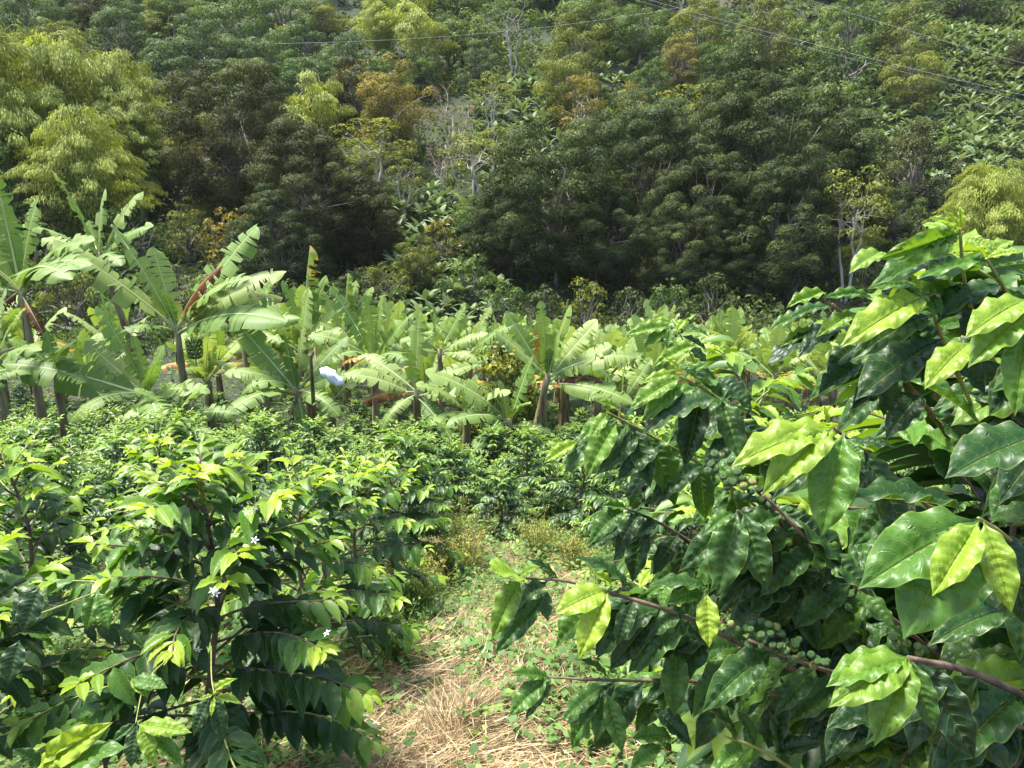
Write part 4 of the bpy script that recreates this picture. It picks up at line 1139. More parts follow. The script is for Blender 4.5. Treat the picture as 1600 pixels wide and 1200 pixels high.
def near_shrub(x, y, H, R, seed, label, maxleaf=300, keep=None, leafL=.135, lean=(0, 0), variants=None, step=.06, start=.16, bare=.35, nberry=0, group=None, gap=.052):
    """shrub close enough to tell every leaf apart"""
    base = np.array((x, y, float(terrain(x, y))))
    stem, br, lv = coffee_plan(seed, H, R, leafL, step, lean, start, bare, gap)
    o = empty("coffee_shrub", base, label, "coffee shrub", group)
    B = np.array([l[1] for l in lv]); D = np.array([l[2] for l in lv]); L = np.array([l[4] for l in lv])
    tips = base + B + D * L[:, None] * .6
    px, py, d = proj(tips)
    ok = np.ones(len(lv), bool) if keep is None else np.array([keep(a, b, c) for a, b, c in zip(px, py, d)])
    vis = ok & (px > -60) & (px < 1660) & (py < 1290) & (d > .3)
    order = np.argsort(np.where(vis, d, 1e6))
    chosen = [i for i in order[:maxleaf] if vis[i]]
    cs = set(chosen)
    if keep is not None:      # cut the leader where the pruned shrub's leaves end
        zt = max([lv[i][1][2] for i in range(len(lv)) if ok[i]] + [.3]) * .86
        stem = stem[stem[:, 2] < zt]
    g = Geo(); g.tube(stem, np.linspace(.016, .005, len(stem)), 7)
    add("stem", g.mesh("stem", M['branch']), o)
    bobj = {}
    keepb = {l[0] for i, l in enumerate(lv) if ok[i]}
    for bi in keepb:
        p = br[bi]
        if keep is not None:
            a, b, c = proj(base + p); m = np.array([z > .62 and keep(u - 12, w - 6, max(z, 1.6)) for u, w, z in zip(a, b, c)])
            p = p[m]
            if len(p) < 3: continue
        g = Geo(); g.tube(p, np.linspace(.0055, .0022, len(p)), 5)
        bobj[bi] = add("branch", g.mesh("branch", M['branch'] if bi % 3 else M['greenstem']), o)
    V = variants or MIDL
    r = np.random.default_rng(seed + 1)
    for i in chosen:
        bi, b, ld, nn, sz, w, tint = lv[i]
        if bi not in bobj: continue
        lo = add("leaf", V[int(r.integers(len(V)))], bobj[bi])
        lo.matrix_local = leaf_matrix(b, ld, nn, sz, w / .5 * .5)
        lo.color = (tint, r.random(), 0, 1)
    rest = [i for i in range(len(lv)) if ok[i] and i not in cs]
    if rest:
        g = Geo()
        g.scatter(LEAF8, B[rest], D[rest], np.array([lv[i][3] for i in rest]), L[rest], np.array([lv[i][5] for i in rest]), np.array([lv[i][6] for i in rest]))
        fo = add("foliage", g.mesh("foliage", M['coffee_foliage']), o); fo["kind"] = "stuff"
    for q in range(nberry):
        bi = sorted(bobj)[int(r.integers(len(bobj)))]
        p = br[bi]
        f = r.uniform(.15, .6); k = int(f * (len(p) - 1))
        for w in range(int(r.integers(3, 7))):
            lo = add("berry", BERRIES[int(r.choice([0, 0, 1, 2]))], bobj[bi], p[k] + r.normal(size=3) * .009)
            lo.scale = (.0065,) * 3
    return o, base

# ---- right foreground row
def keep_r1(px, py, d):
    if d < .98: return False
    lim = np.interp(py, [300, 340, 420, 500, 560, 700, 850, 1000, 1150, 1300], [1560, 1490, 1360, 1270, 1290, 1240, 1180, 1130, 1060, 1020])
    return px > lim and py > np.interp(px, [1300, 1400, 1480, 1600], [480, 410, 365, 385])
def keep_r2(px, py, d):
    if d < 1.5: return False
    lim = np.interp(py, [540, 600, 700, 800, 900, 1000], [1040, 985, 900, 890, 950, 1060])
    return px > lim and py > np.interp(px, [850, 950, 1060, 1200, 1300], [690, 625, 570, 590, 600])
def keep_r3(px, py, d):
    return px > 965 and py > np.interp(px, [960, 1040, 1150, 1230], [520, 490, 540, 560])
R1, R1b = near_shrub(1.05, 1.40, 1.92, .86, 61, "nearest coffee shrub at the right with raindrops on its large leaves", 60, keep_r1, .17, variants=HERO[:6], step=.05, bare=.25)
R2, R2b = near_shrub(.78, 2.05, 1.36, .72, 62, "coffee shrub behind the nearest right one, reaching over the path end", 200, keep_r2, .15, variants=HERO[:6])
R3, R3b = near_shrub(1.02, 3.1, 1.75, .68, 63, "coffee shrub with lime tips in front of the far banana rows at right", 200, keep_r3, .14, bare=.4)
near_shrub(1.6, 1.8, 1.75, .85, 64, "coffee shrub behind the nearest one, cut by the right edge", 120, lambda a, b, c: a > 1300 and b > 440 and c > 1.25, .16, variants=HERO[:6], step=.055, bare=.2)
near_shrub(1.12, 4.3, 1.25, .68, 65, "third coffee shrub along the right side of the path", 160, None, .13, step=.075)

def hero_branch(parent, pts, r0, r1, mat, pbase):
    p = np.array([P(*q) for q in pts]) - pbase
    t = np.linspace(0, 1, len(p)); tt = np.linspace(0, 1, 4 * len(p))
    p = np.stack([np.interp(tt, t, p[:, i]) for i in range(3)], -1)
    for _ in range(3): p[1:-1] = (p[:-2] + 2 * p[1:-1] + p[2:]) / 4
    rad = np.linspace(r0, r1, len(p)) * (1 + .22 * (np.arange(len(p)) % 4 == 0))    # swollen nodes
    g = Geo(); g.tube(p, rad * .85, 7)
    return add("branch", g.mesh("branch", M[mat]), parent)

LV = [.12, .22, .32, .05, .42, .18]
def hero_leaf(branch, pbase, bx, by, tx, ty, d0, tint, dd=-.03, w=.44, var=None, up=.55, roll=0.0):
    """leaf whose base and tip are seen at the two pixels; up: how much its face turns to the sky"""
    k = int((bx * 7 + by * 3 + tx) % 6) if var is None else var
    b = P(bx, by, d0); t = P(tx, ty, d0 + dd)
    d = t - b; L = np.linalg.norm(d); x = d / L
    toc = nrm(CAMP - b)
    n = toc * (1 - up) + np.array((0, 0, 1.0)) * up
    n = nrm(n - x * (n @ x))
    if roll:
        n = nrm(n * math.cos(roll) + np.cross(x, n) * math.sin(roll))
    a = math.atan2(LV[k], 1 - .18 * LV[k])
    xx = x * math.cos(a) + n * math.sin(a)
    Ls = L / math.hypot(LV[k], 1 - .18 * LV[k])
    lo = add("leaf", HERO[k], branch)
    lo.matrix_local = leaf_matrix(b - pbase, xx, n - xx * (n @ xx), Ls, Ls * w * .86)
    lo.color = (tint, (bx * .37 + ty * .73) % 1.0, 0, 1)
    return lo

# branch: pixels with depth, radii, material; leaves: base px, tip px, depth, tint, options
HERO_R1 = [
 ([(1600, 640, 1.3), (1535, 540, 1.08), (1505, 440, 1.0), (1500, 358, .97)], .0048, .0022, 'greenstem', [
   (1503, 356, 1500, 322, .97, 1.0, dict(w=.35, dd=0)), (1499, 360, 1474, 328, .97, 1.0, dict(w=.28, dd=0)),
   (1499, 364, 1372, 405, .97, .66, dict(w=.34, up=.25, roll=-.5, var=3)), (1496, 368, 1414, 398, .98, .6, dict(w=.36, var=0)), (1490, 400, 1392, 430, 1.0, .36, dict(w=.44, var=0)),
   (1378, 396, 1326, 428, 1.05, .74, dict(w=.5)), (1500, 372, 1440, 350, 1.0, .8, dict(w=.4, dd=.05)), (1500, 366, 1452, 341, .98, .9, dict(w=.35)),
   (1501, 372, 1560, 392, .99, .8, dict(w=.4)), (1504, 470, 1432, 437, 1.02, .5, dict(w=.5, up=.8))]),
 ([(1620, 560, 1.2), (1575, 460, 1.02), (1541, 404, .96)], .0042, .0022, 'greenstem', [
   (1543, 416, 1436, 436, .96, .55, dict(w=.42, up=.8, var=1)), (1539, 404, 1510, 380, .96, .95, dict(w=.45)), (1541, 404, 1604, 393, .96, .9, dict(w=.36)), (1541, 404, 1580, 378, .98, .8, dict(w=.3, dd=.05)),
   (1561, 445, 1464, 497, 1.0, .12, dict(w=.55, up=.85, var=0)), (1575, 450, 1640, 470, .98, .2, dict(w=.5, up=.85)), (1548, 420, 1620, 410, .95, .2, dict(w=.45, up=.9)),
   (1560, 440, 1500, 520, 1.05, .1, dict(w=.5))]),
 ([(1530, 660, 1.25), (1478, 545, 1.06), (1448, 463, .98)], .0042, .0022, 'greenstem', [
   (1448, 463, 1312, 545, .97, .88, dict(w=.40, up=.5, var=1)), (1440, 458, 1412, 424, .97, 1.0, dict(w=.3, dd=0)), (1451, 494, 1328, 565, 1.0, .22, dict(w=.44, up=.5, var=2)),
   (1425, 456, 1355, 452, 1.02, .55, dict(w=.55, up=.6)), (1473, 529, 1336, 626, 1.02, .10, dict(w=.50, up=.6, var=0)), (1450, 462, 1470, 500, 1.0, .5, dict(w=.5)),
   (1480, 540, 1540, 620, 1.05, .1, dict(w=.45)), (1465, 500, 1395, 520, 1.06, .2, dict(w=.45)), (1460, 520, 1440, 600, 1.1, .08, dict(w=.45))]),
 ([(1480, 680, 1.3), (1420, 600, 1.15), (1347, 520, 1.05), (1300, 475, 1.03)], .005, .0025, 'branch', [
   (1347, 570, 1278, 616, 1.06, .08, dict(w=.45, up=.7)), (1316, 519, 1245, 562, 1.05, .08, dict(w=.42, up=.85)), (1340, 489, 1274, 528, 1.04, .72, dict(w=.36)), (1364, 466, 1288, 466, 1.05, .5, dict(w=.34, up=.6)),
   (1292, 457, 1228, 481, 1.04, .72, dict(w=.36)), (1270, 499, 1201, 517, 1.08, .45, dict(w=.40, up=.75)), (1277, 521, 1218, 543, 1.08, .85, dict(w=.36)), (1300, 480, 1232, 500, 1.07, .3, dict(w=.4, up=.8)),
   (1438, 617, 1383, 690, 1.12, .05, dict(w=.5)), (1400, 585, 1330, 640, 1.14, .06, dict(w=.45)), (1340, 540, 1290, 590, 1.1, .12, dict(w=.45))]),
 ([(1700, 620, 1.0), (1650, 530, .9), (1605, 478, .86)], .0042, .0022, 'greenstem', [
   (1605, 468, 1507, 530, .86, .82, dict(w=.46, var=1)), (1612, 482, 1512, 575, .86, .70, dict(w=.44, var=0)), (1515, 535, 1444, 609, .93, .85, dict(w=.46, var=1)), (1602, 519, 1585, 652, .85, .62, dict(w=.42, var=2)),
   (1620, 560, 1545, 650, .95, .12, dict(w=.45)), (1640, 480, 1590, 420, .9, .3, dict(w=.5, up=.8))]),
 ([(1460, 800, 1.25), (1370, 720, 1.05), (1301, 668, .95)], .004, .0025, 'branch', [
   (1300, 668, 1140, 731, .94, .86, dict(w=.42, up=.6, var=1)), (1302, 670, 1188, 778, .93, .82, dict(w=.42, up=.4, var=2)), (1318, 677, 1284, 838, .92, .60, dict(w=.50, up=.35, var=0)),
   (1294, 662, 1287, 632, .95, 1.0, dict(w=.3, dd=0)), (1315, 685, 1352, 722, .97, .5, dict(w=.45)), (1312, 690, 1405, 700, 1.0, .12, dict(w=.4, up=.85))]),
 ([(1640, 900, 1.05), (1575, 840, .88), (1529, 810, .82)], .0045, .0028, 'greenstem', [
   (1528, 811, 1340, 921, .80, .50, dict(w=.50, up=.4, var=0)), (1529, 813, 1411, 999, .79, .50, dict(w=.58, up=.3, var=5)), (1527, 817, 1456, 932, .76, .88, dict(w=.46, up=.3, var=3)),
   (1537, 815, 1581, 960, .77, .84, dict(w=.40, up=.3, var=1)), (1509, 797, 1320, 778, .95, .14, dict(w=.40, up=.92, var=0)), (1545, 812, 1640, 790, .84, .4, dict(w=.5)), (1566, 955, 1449, 1010, .88, .25, dict(w=.46, var=2)),
   (1620, 735, 1548, 818, .90, .32, dict(w=.5)), (1545, 830, 1640, 930, .9, .15, dict(w=.5)), (1560, 840, 1610, 990, .93, .08, dict(w=.45))]),
 ([(1740, 740, .95), (1660, 690, .86), (1625, 678, .84)], .006, .004, 'branch', [
   (1628, 678, 1476, 748, .82, .20, dict(w=.52, up=.55, var=0)), (1640, 690, 1560, 790, .9, .1, dict(w=.5)), (1640, 680, 1580, 640, .9, .15, dict(w=.5, up=.8))]),
 ([(1640, 1105, 1.0), (1520, 1048, .93), (1419, 1028, .88)], .006, .004, 'branch', [
   (1417, 1026, 1290, 1074, .87, .62, dict(w=.44, up=.75, var=0)), (1419, 1028, 1294, 1106, .86, .72, dict(w=.48, up=.4, var=1)), (1420, 1030, 1366, 1167, .86, .66, dict(w=.50, up=.3, var=2)),
   (1423, 1030, 1461, 1147, .87, .36, dict(w=.40, up=.3, var=0)), (1430, 1032, 1524, 1188, .92, .06, dict(w=.46, up=.3, var=2)), (1412, 1022, 1390, 975, .92, .3, dict(w=.4)), (1470, 1040, 1420, 1180, .98, .05, dict(w=.45)),
   (1500, 1045, 1560, 1150, 1.0, .06, dict(w=.45)), (1340, 1100, 1290, 1190, 1.05, .06, dict(w=.45)), (1400, 1120, 1290, 1140, 1.05, .08, dict(w=.45, up=.8))]),
 ([(1540, 1180, 1.5), (1330, 1085, 1.3), (1180, 1020, 1.22), (1070, 960, 1.17), (948, 925, 1.13), (880, 905, 1.12), (812, 904, 1.1)], .006, .002, 'branch', [
   (812, 904, 766, 893, 1.10, .8, dict(w=.9, dd=-.06, up=.7)), (812, 905, 768, 1000, 1.09, .70, dict(w=.44, up=.3, var=2)), (850, 932, 773, 1022, 1.11, .30, dict(w=.36, up=.3, var=0)), (856, 909, 793, 962, 1.12, .14, dict(w=.42, up=.75, var=2)),
   (873, 913, 825, 874, 1.14, .14, dict(w=.45, up=.85)), (846, 922, 856, 972, 1.13, .22, dict(w=.55)), (815, 902, 845, 885, 1.12, .7, dict(w=.45)),
   (948, 922, 866, 960, 1.11, .9, dict(w=.60, up=.5, var=1)), (950, 927, 904, 1030, 1.10, 1.0, dict(w=.46, up=.45, var=1)), (989, 940, 963, 1011, 1.14, .12, dict(w=.44, up=.4)), (983, 926, 893, 870, 1.16, .16, dict(w=.40, up=.85, var=4)),
   (955, 920, 925, 895, 1.13, .9, dict(w=.5)), (1108, 925, 1014, 915, 1.18, .25, dict(w=.44, up=.85, var=4)), (1104, 927, 1108, 1013, 1.16, .95, dict(w=.50, up=.3, var=0)), (1100, 925, 1040, 945, 1.18, .6, dict(w=.45)),
   (1070, 950, 1010, 1000, 1.18, .3, dict(w=.45)), (1010, 935, 1055, 905, 1.2, .5, dict(w=.4)), (1060, 960, 1110, 1015, 1.2, .2, dict(w=.45))]),
 ([(1540, 1200, 1.5), (1330, 1110, 1.32), (1110, 1062, 1.25), (945, 1064, 1.2), (858, 1058, 1.17)], .0055, .002, 'branch', [
   (861, 1062, 796, 1052, 1.17, .45, dict(w=.40, up=.7)), (855, 1057, 794, 1121, 1.16, .52, dict(w=.46, up=.35, var=1)), (862, 1062, 820, 1126, 1.18, .25, dict(w=.36)), (940, 1072, 878, 1126, 1.19, .42, dict(w=.46, var=0)),
   (938, 1080, 904, 1138, 1.19, .34, dict(w=.44)), (943, 1084, 932, 1160, 1.19, .38, dict(w=.44, var=0)), (947, 1082, 973, 1178, 1.18, .46, dict(w=.40, var=0)), (1042, 998, 981, 1052, 1.2, .42, dict(w=.50, var=1)),
   (1056, 1011, 1053, 1121, 1.2, .42, dict(w=.46, var=2)), (950, 1060, 905, 1030, 1.22, .4, dict(w=.4, up=.8)), (1020, 1108, 1082, 1168, 1.22, .1, dict(w=.5, up=.7)), (1050, 1150, 987, 1154, 1.2, .5, dict(w=.5, up=.6)),
   (1032, 1163, 984, 1204, 1.18, .5, dict(w=.5)), (1100, 1065, 1150, 1110, 1.25, .3, dict(w=.45)), (1090, 1060, 1080, 1120, 1.26, .12, dict(w=.45)), (1040, 1064, 1010, 1100, 1.24, .2, dict(w=.45))]),
 ([(1500, 1100, 1.55), (1270, 990, 1.33), (1200, 850, 1.22), (1152, 798, 1.15)], .005, .003, 'branch', [
   (1151, 800, 1122, 930, 1.13, .34, dict(w=.52, up=.2, var=0)), (1162, 801, 1199, 925, 1.13, .24, dict(w=.44, up=.2, var=2)), (1144, 802, 1098, 838, 1.12, .42, dict(w=.42)), (1160, 805, 1215, 835, 1.18, .15, dict(w=.45))]),
 ([(1500, 1180, 1.55), (1310, 980, 1.32), (1265, 880, 1.24), (1180, 760, 1.2)], .006, .004, 'branch', []),
 ([(1500, 1200, 1.55), (1290, 1010, 1.35), (1225, 920, 1.3), (1140, 800, 1.28)], .005, .003, 'branch', []),
 ([(1540, 1080, 1.5), (1370, 950, 1.22), (1280, 860, 1.16), (1190, 770, 1.14)], .005, .003, 'branch', []),
 ([(1640, 1150, .98), (1560, 1125, .96), (1490, 1100, .98)], .004, .003, 'branch', [(1500, 1105, 1580, 1210, .98, .2, dict(w=.45)), (1530, 1115, 1470, 1200, 1.0, .05, dict(w=.45))]),
 ([(1540, 1120, 1.45), (1380, 1075, 1.25), (1250, 1035, 1.12), (1170, 1000, 1.1)], .005, .003, 'branch', []),
 ([(1250, 1210, 1.2), (1190, 1170, 1.15), (1130, 1150, 1.12)], .004, .002, 'greenstem', [
   (1150, 1155, 1100, 1100, 1.14, .12, dict(w=.46, up=.8)), (1160, 1160, 1120, 1205, 1.13, .55, dict(w=.5)), (1180, 1165, 1150, 1110, 1.15, .3, dict(w=.44)), (1200, 1170, 1230, 1080, 1.2, .08, dict(w=.45)), (1210, 1175, 1290, 1160, 1.18, .06, dict(w=.45)), (1220, 1180, 1200, 1110, 1.2, .25, dict(w=.45))]),
]
HERO_R2 = [
 ([(1230, 830, 1.65), (1097, 725, 1.45), (989, 665, 1.36), (948, 644, 1.33)], .0045, .0022, 'greenstem', [
   (1033, 692, 964, 751, 1.36, .12, dict(w=.46, var=0)), (963, 660, 914, 751, 1.32, .66, dict(w=.44, var=2)), (965, 642, 933, 628, 1.34, .75, dict(w=.55)), (955, 650, 905, 690, 1.34, .6, dict(w=.5)),
   (903, 690, 849, 724, 1.36, .85, dict(w=.40)), (999, 681, 931, 744, 1.36, .2, dict(w=.44)), (1097, 725, 1014, 792, 1.42, .08, dict(w=.46)), (1107, 708, 1068, 686, 1.46, .12, dict(w=.5, up=.8)),
   (1155, 678, 1096, 737, 1.42, .06, dict(w=.45)), (975, 660, 1010, 620, 1.38, .3, dict(w=.45, up=.8)), (950, 646, 920, 690, 1.33, .7, dict(w=.45)), (948, 644, 940, 622, 1.33, .9, dict(w=.4))]),
 ([(1200, 730, 1.5), (1134, 627, 1.36), (1063, 588, 1.30)], .0042, .0022, 'greenstem', [
   (1134, 627, 1000, 683, 1.29, .18, dict(w=.42, up=.85, var=2)), (1120, 617, 1064, 576, 1.33, .15, dict(w=.5, up=.8)), (1117, 590, 1176, 646, 1.33, .12, dict(w=.62, up=.8, var=2)), (1063, 590, 983, 640, 1.29, .68, dict(w=.40, var=1)),
   (1061, 578, 1035, 558, 1.30, 1.0, dict(w=.38, dd=0)), (1071, 597, 1001, 662, 1.30, .62, dict(w=.38, var=1)), (1062, 588, 1000, 600, 1.31, .85, dict(w=.36)), (1068, 592, 1110, 565, 1.34, .6, dict(w=.4)), (1100, 610, 1060, 680, 1.38, .1, dict(w=.45))]),
 ([(1120, 880, 1.6), (1040, 820, 1.5), (975, 793, 1.44)], .005, .0025, 'branch', [
   (975, 793, 920, 852, 1.43, .4, dict(w=.5)), (972, 823, 918, 858, 1.45, .14, dict(w=.5)), (1000, 800, 960, 870, 1.46, .1, dict(w=.45)), (980, 795, 940, 790, 1.44, .5, dict(w=.5)), (1030, 815, 985, 850, 1.48, .2, dict(w=.5, up=.8)),
   (1060, 835, 1020, 900, 1.5, .1, dict(w=.45)), (990, 797, 1000, 750, 1.46, .3, dict(w=.45))]),
]
HERO_R3 = [
 ([(1120, 640, 3.0), (1075, 545, 2.85), (1050, 500, 2.8)], .0042, .0022, 'greenstem', [
   (1050, 510, 978, 524, 2.78, .7, dict(w=.42)), (1045, 512, 1005, 545, 2.78, .6, dict(w=.42)), (1048, 514, 1042, 548, 2.76, .5, dict(w=.5)), (1070, 500, 1056, 520, 2.8, .9, dict(w=.5)), (1052, 505, 1010, 505, 2.82, .8, dict(w=.4)), (1090, 540, 1018, 575, 2.75, .75, dict(w=.38))]),
]
TR = np.random.default_rng(99)
def build_hero(parent, pbase, spec):
    out = []
    for pts, r0, r1, mat, lvs in spec:
        b = hero_branch(parent, pts, r0, r1, mat, pbase)
        out.append(b)
        for bx, by, tx, ty, d0, tint, kw in lvs:
            hero_leaf(b, pbase, bx, by, tx, ty, d0, tint, **kw)
        # older leaf pairs further back along the branch
        q = np.array(pts, float); seg = np.linspace(0, 1, len(q))
        ln = np.sum(np.hypot(*np.diff(q[:, :2], axis=0).T)) * q[:, 2].mean() / FPX
        nn = int(ln / .055)
        for k in range(nn):
            f = 1 - (k + 1.2) / (nn + 1)
            c = np.array([np.interp(f, seg, q[:, i]) for i in range(3)])
            dpx = q[-1, :2] - q[0, :2]; dpx /= np.linalg.norm(dpx)
            for sg in (-1, 1):
                if TR.random() < .12: continue
                an = sg * TR.uniform(.7, 1.15)
                v = np.array((dpx[0] * math.cos(an) - dpx[1] * math.sin(an), dpx[0] * math.sin(an) + dpx[1] * math.cos(an) + .55))
                if v[1] < -.15: v[1] *= -.6
                v /= np.linalg.norm(v)
                L = TR.uniform(.10, .15) * FPX / c[2] * (1 if pbase[1] < 2.6 else .9)
                t = c[:2] + v * L
                if t[0] < 860 or (t[1] < 420 and t[0] < 1400): continue
                hero_leaf(b, pbase, c[0], c[1], t[0], t[1], c[2] + .02, float(np.clip(TR.normal() * .14 + .27, .04, .6)), dd=float(TR.normal() * .03), w=.42, up=float(TR.uniform(.35, .9)))
    return out
hb1 = build_hero(R1, R1b, HERO_R1)
build_hero(R2, R2b, HERO_R2)
build_hero(R3, R3b, HERO_R3)

def berry_run(branch, pbase, p0, p1, n, kinds, seed, rad=.0068, spread=13):
    r = np.random.default_rng(seed)
    for k in range(n):
        f = r.random()
        node = round(f * 6) / 6 * .6 + f * .4
        q = np.array(p0) * (1 - node) + np.array(p1) * node
        lo = add("berry", BERRIES[int(r.choice(kinds))], branch, P(q[0] + r.normal() * spread, q[1] + r.normal() * spread, q[2] + r.normal() * .012) - pbase)
        s = rad * r.uniform(.8, 1.15); lo.scale = (s, s, s)
        lo.rotation_euler = (r.uniform(0, 3), r.uniform(0, 3), 0)
berry_run(hb1[12], R1b, (1120, 728, 1.16), (1290, 850, 1.2), 62, [0, 0, 0, 0, 1], 1)
berry_run(hb1[16], R1b, (1160, 985, 1.10), (1275, 1030, 1.12), 44, [0, 0, 0, 1], 2, .0062, 11)
berry_run(hb1[8], R1b, (1385, 1000, .95), (1440, 1010, .95), 12, [0, 0, 1], 3, .0065, 10)
berry_run(hb1[14], R1b, (1230, 850, 1.2), (1330, 930, 1.22), 16, [0], 4)
berry_run(hb1[11], R1b, (1207, 906, 1.12), (1210, 907, 1.12), 1, [2], 5)

# ---- left foreground row
L1, L1b = near_shrub(-1.05, 2.25, 1.24, .70, 71, "nearest left coffee shrub with white star flowers and lime tips", 300, None, .124, lean=(.06, 0), nberry=3, bare=.26, step=.042, start=.26, gap=.042)
near_shrub(-1.78, 2.0, 1.15, .6, 72, "coffee shrub cut by the left edge beside the flowering one", 220, None, .125, step=.055, start=.3, bare=.3, gap=.045)
near_shrub(-1.22, 1.25, .62, .42, 73, "small coffee shrub in the bottom left corner", 90, lambda a, b, c: c > .95, .13, step=.09, variants=HERO[:6])
near_shrub(-.98, 3.15, 1.06, .62, 74, "second coffee shrub along the left side of the path", 280, None, .12, nberry=3)
near_shrub(-.92, 4.05, .98, .60, 75, "third coffee shrub along the left side of the path", 240, None, .12)
near_shrub(-.88, 4.95, .94, .58, 76, "fourth coffee shrub along the left side of the path", 200, None, .12, step=.07)
near_shrub(-2.15, 3.0, 1.15, .62, 77, "coffee shrub in the second row behind the flowering one", 220, None, .12)
near_shrub(-2.05, 4.1, 1.12, .60, 78, "coffee shrub in the second row, behind the third one by the path", 180, None, .12, step=.07)

FL = []
def flower_mesh():
    g = Geo()
    for k in range(5):
        a = k * 2 * PI / 5
        d = np.array((math.cos(a), math.sin(a), .25)); s = np.array((-math.sin(a), math.cos(a), 0)); z = np.array((0, 0, 1.0))
        v = [d * .1, d * .5 + s * .2, d * 1.0 - z * .25, d * .5 - s * .2, d * .55 - z * .08]
        g.put(np.array(v), [[0, 1, 4, 3], [1, 2, 3, 4]], 0)
    g.tube(np.array([(0, 0, -.5), (0, 0, .06)]), [.05, .07], 5, 0)
    return g.mesh("coffee_flower", M['petal'])
FM = flower_mesh()
FR = np.random.default_rng(9)
for px, py, d, n in ((398, 797, 1.95, 2), (380, 799, 1.96, 1), (397, 853, 1.9, 1), (422, 864, 1.9, 1), (334, 927, 1.85, 2), (316, 1016, 1.8, 1), (505, 995, 2.0, 1)):
    for k in range(n):
        p = P(px + FR.normal() * 6, py + FR.normal() * 6, d + FR.normal() * .012)
        q = nrm(CAMP - p) * .5 + FR.normal(size=3) * .6
        o = add("flower", FM, L1, p - L1b); o.rotation_mode = 'QUATERNION'
        o.rotation_quaternion = Vector(q).to_track_quat('Z', 'Y'); o.scale = (.011 + .003 * FR.random(),) * 3
# sprigs hanging low at the bottom left
HERO_L = [
 ([(300, 1000, 2.2), (225, 1060, 1.95), (212, 1130, 1.8)], .0025, .0015, 'greenstem', [
   (212, 1130, 175, 1160, 1.78, .3, dict(w=.45)), (215, 1132, 300, 1145, 1.76, .8, dict(w=.36)), (218, 1135, 245, 1200, 1.75, .75, dict(w=.42)), (214, 1132, 205, 1200, 1.76, .15, dict(w=.5)), (240, 1150, 285, 1198, 1.76, .6, dict(w=.42)), (205, 1060, 262, 1075, 1.85, .5, dict(w=.45)), (205, 1060, 230, 1090, 1.85, .75, dict(w=.45))]),
 ([(330, 1010, 2.2), (330, 1060, 1.9), (335, 1085, 1.82)], .0025, .0015, 'greenstem', [
   (330, 1085, 302, 1150, 1.8, .1, dict(w=.45)), (335, 1085, 372, 1060, 1.8, .9, dict(w=.3)), (337, 1088, 378, 1100, 1.8, .85, dict(w=.3)), (335, 1088, 330, 1120, 1.8, .95, dict(w=.3)), (334, 1085, 310, 1095, 1.8, .85, dict(w=.35)), (336, 1085, 350, 1160, 1.82, .12, dict(w=.4))]),
 ([(40, 1260, 1.45), (62, 1215, 1.42), (75, 1196, 1.40)], .004, .002, 'greenstem', [
   (66, 1198, 177, 1128, 1.38, .95, dict(w=.36, up=.5, roll=.5)), (62, 1200, 125, 1152, 1.39, .95, dict(w=.40)), (95, 1204, 198, 1168, 1.36, .5, dict(w=.46, up=.7)), (70, 1200, 20, 1170, 1.4, .2, dict(w=.45))]),
 ([(60, 960, 2.0), (100, 945, 1.95), (150, 925, 1.9)], .0035, .002, 'greenstem', [
   (150, 925, 135, 985, 1.88, .55, dict(w=.5)), (152, 925, 170, 985, 1.88, .6, dict(w=.46)), (60, 915, 20, 975, 1.85, .08, dict(w=.6)), (62, 918, 35, 990, 1.83, .06, dict(w=.6)), (30, 1000, 12, 1070, 1.7, .08, dict(w=.6))]),
]
build_hero(L1, L1b, HERO_L)
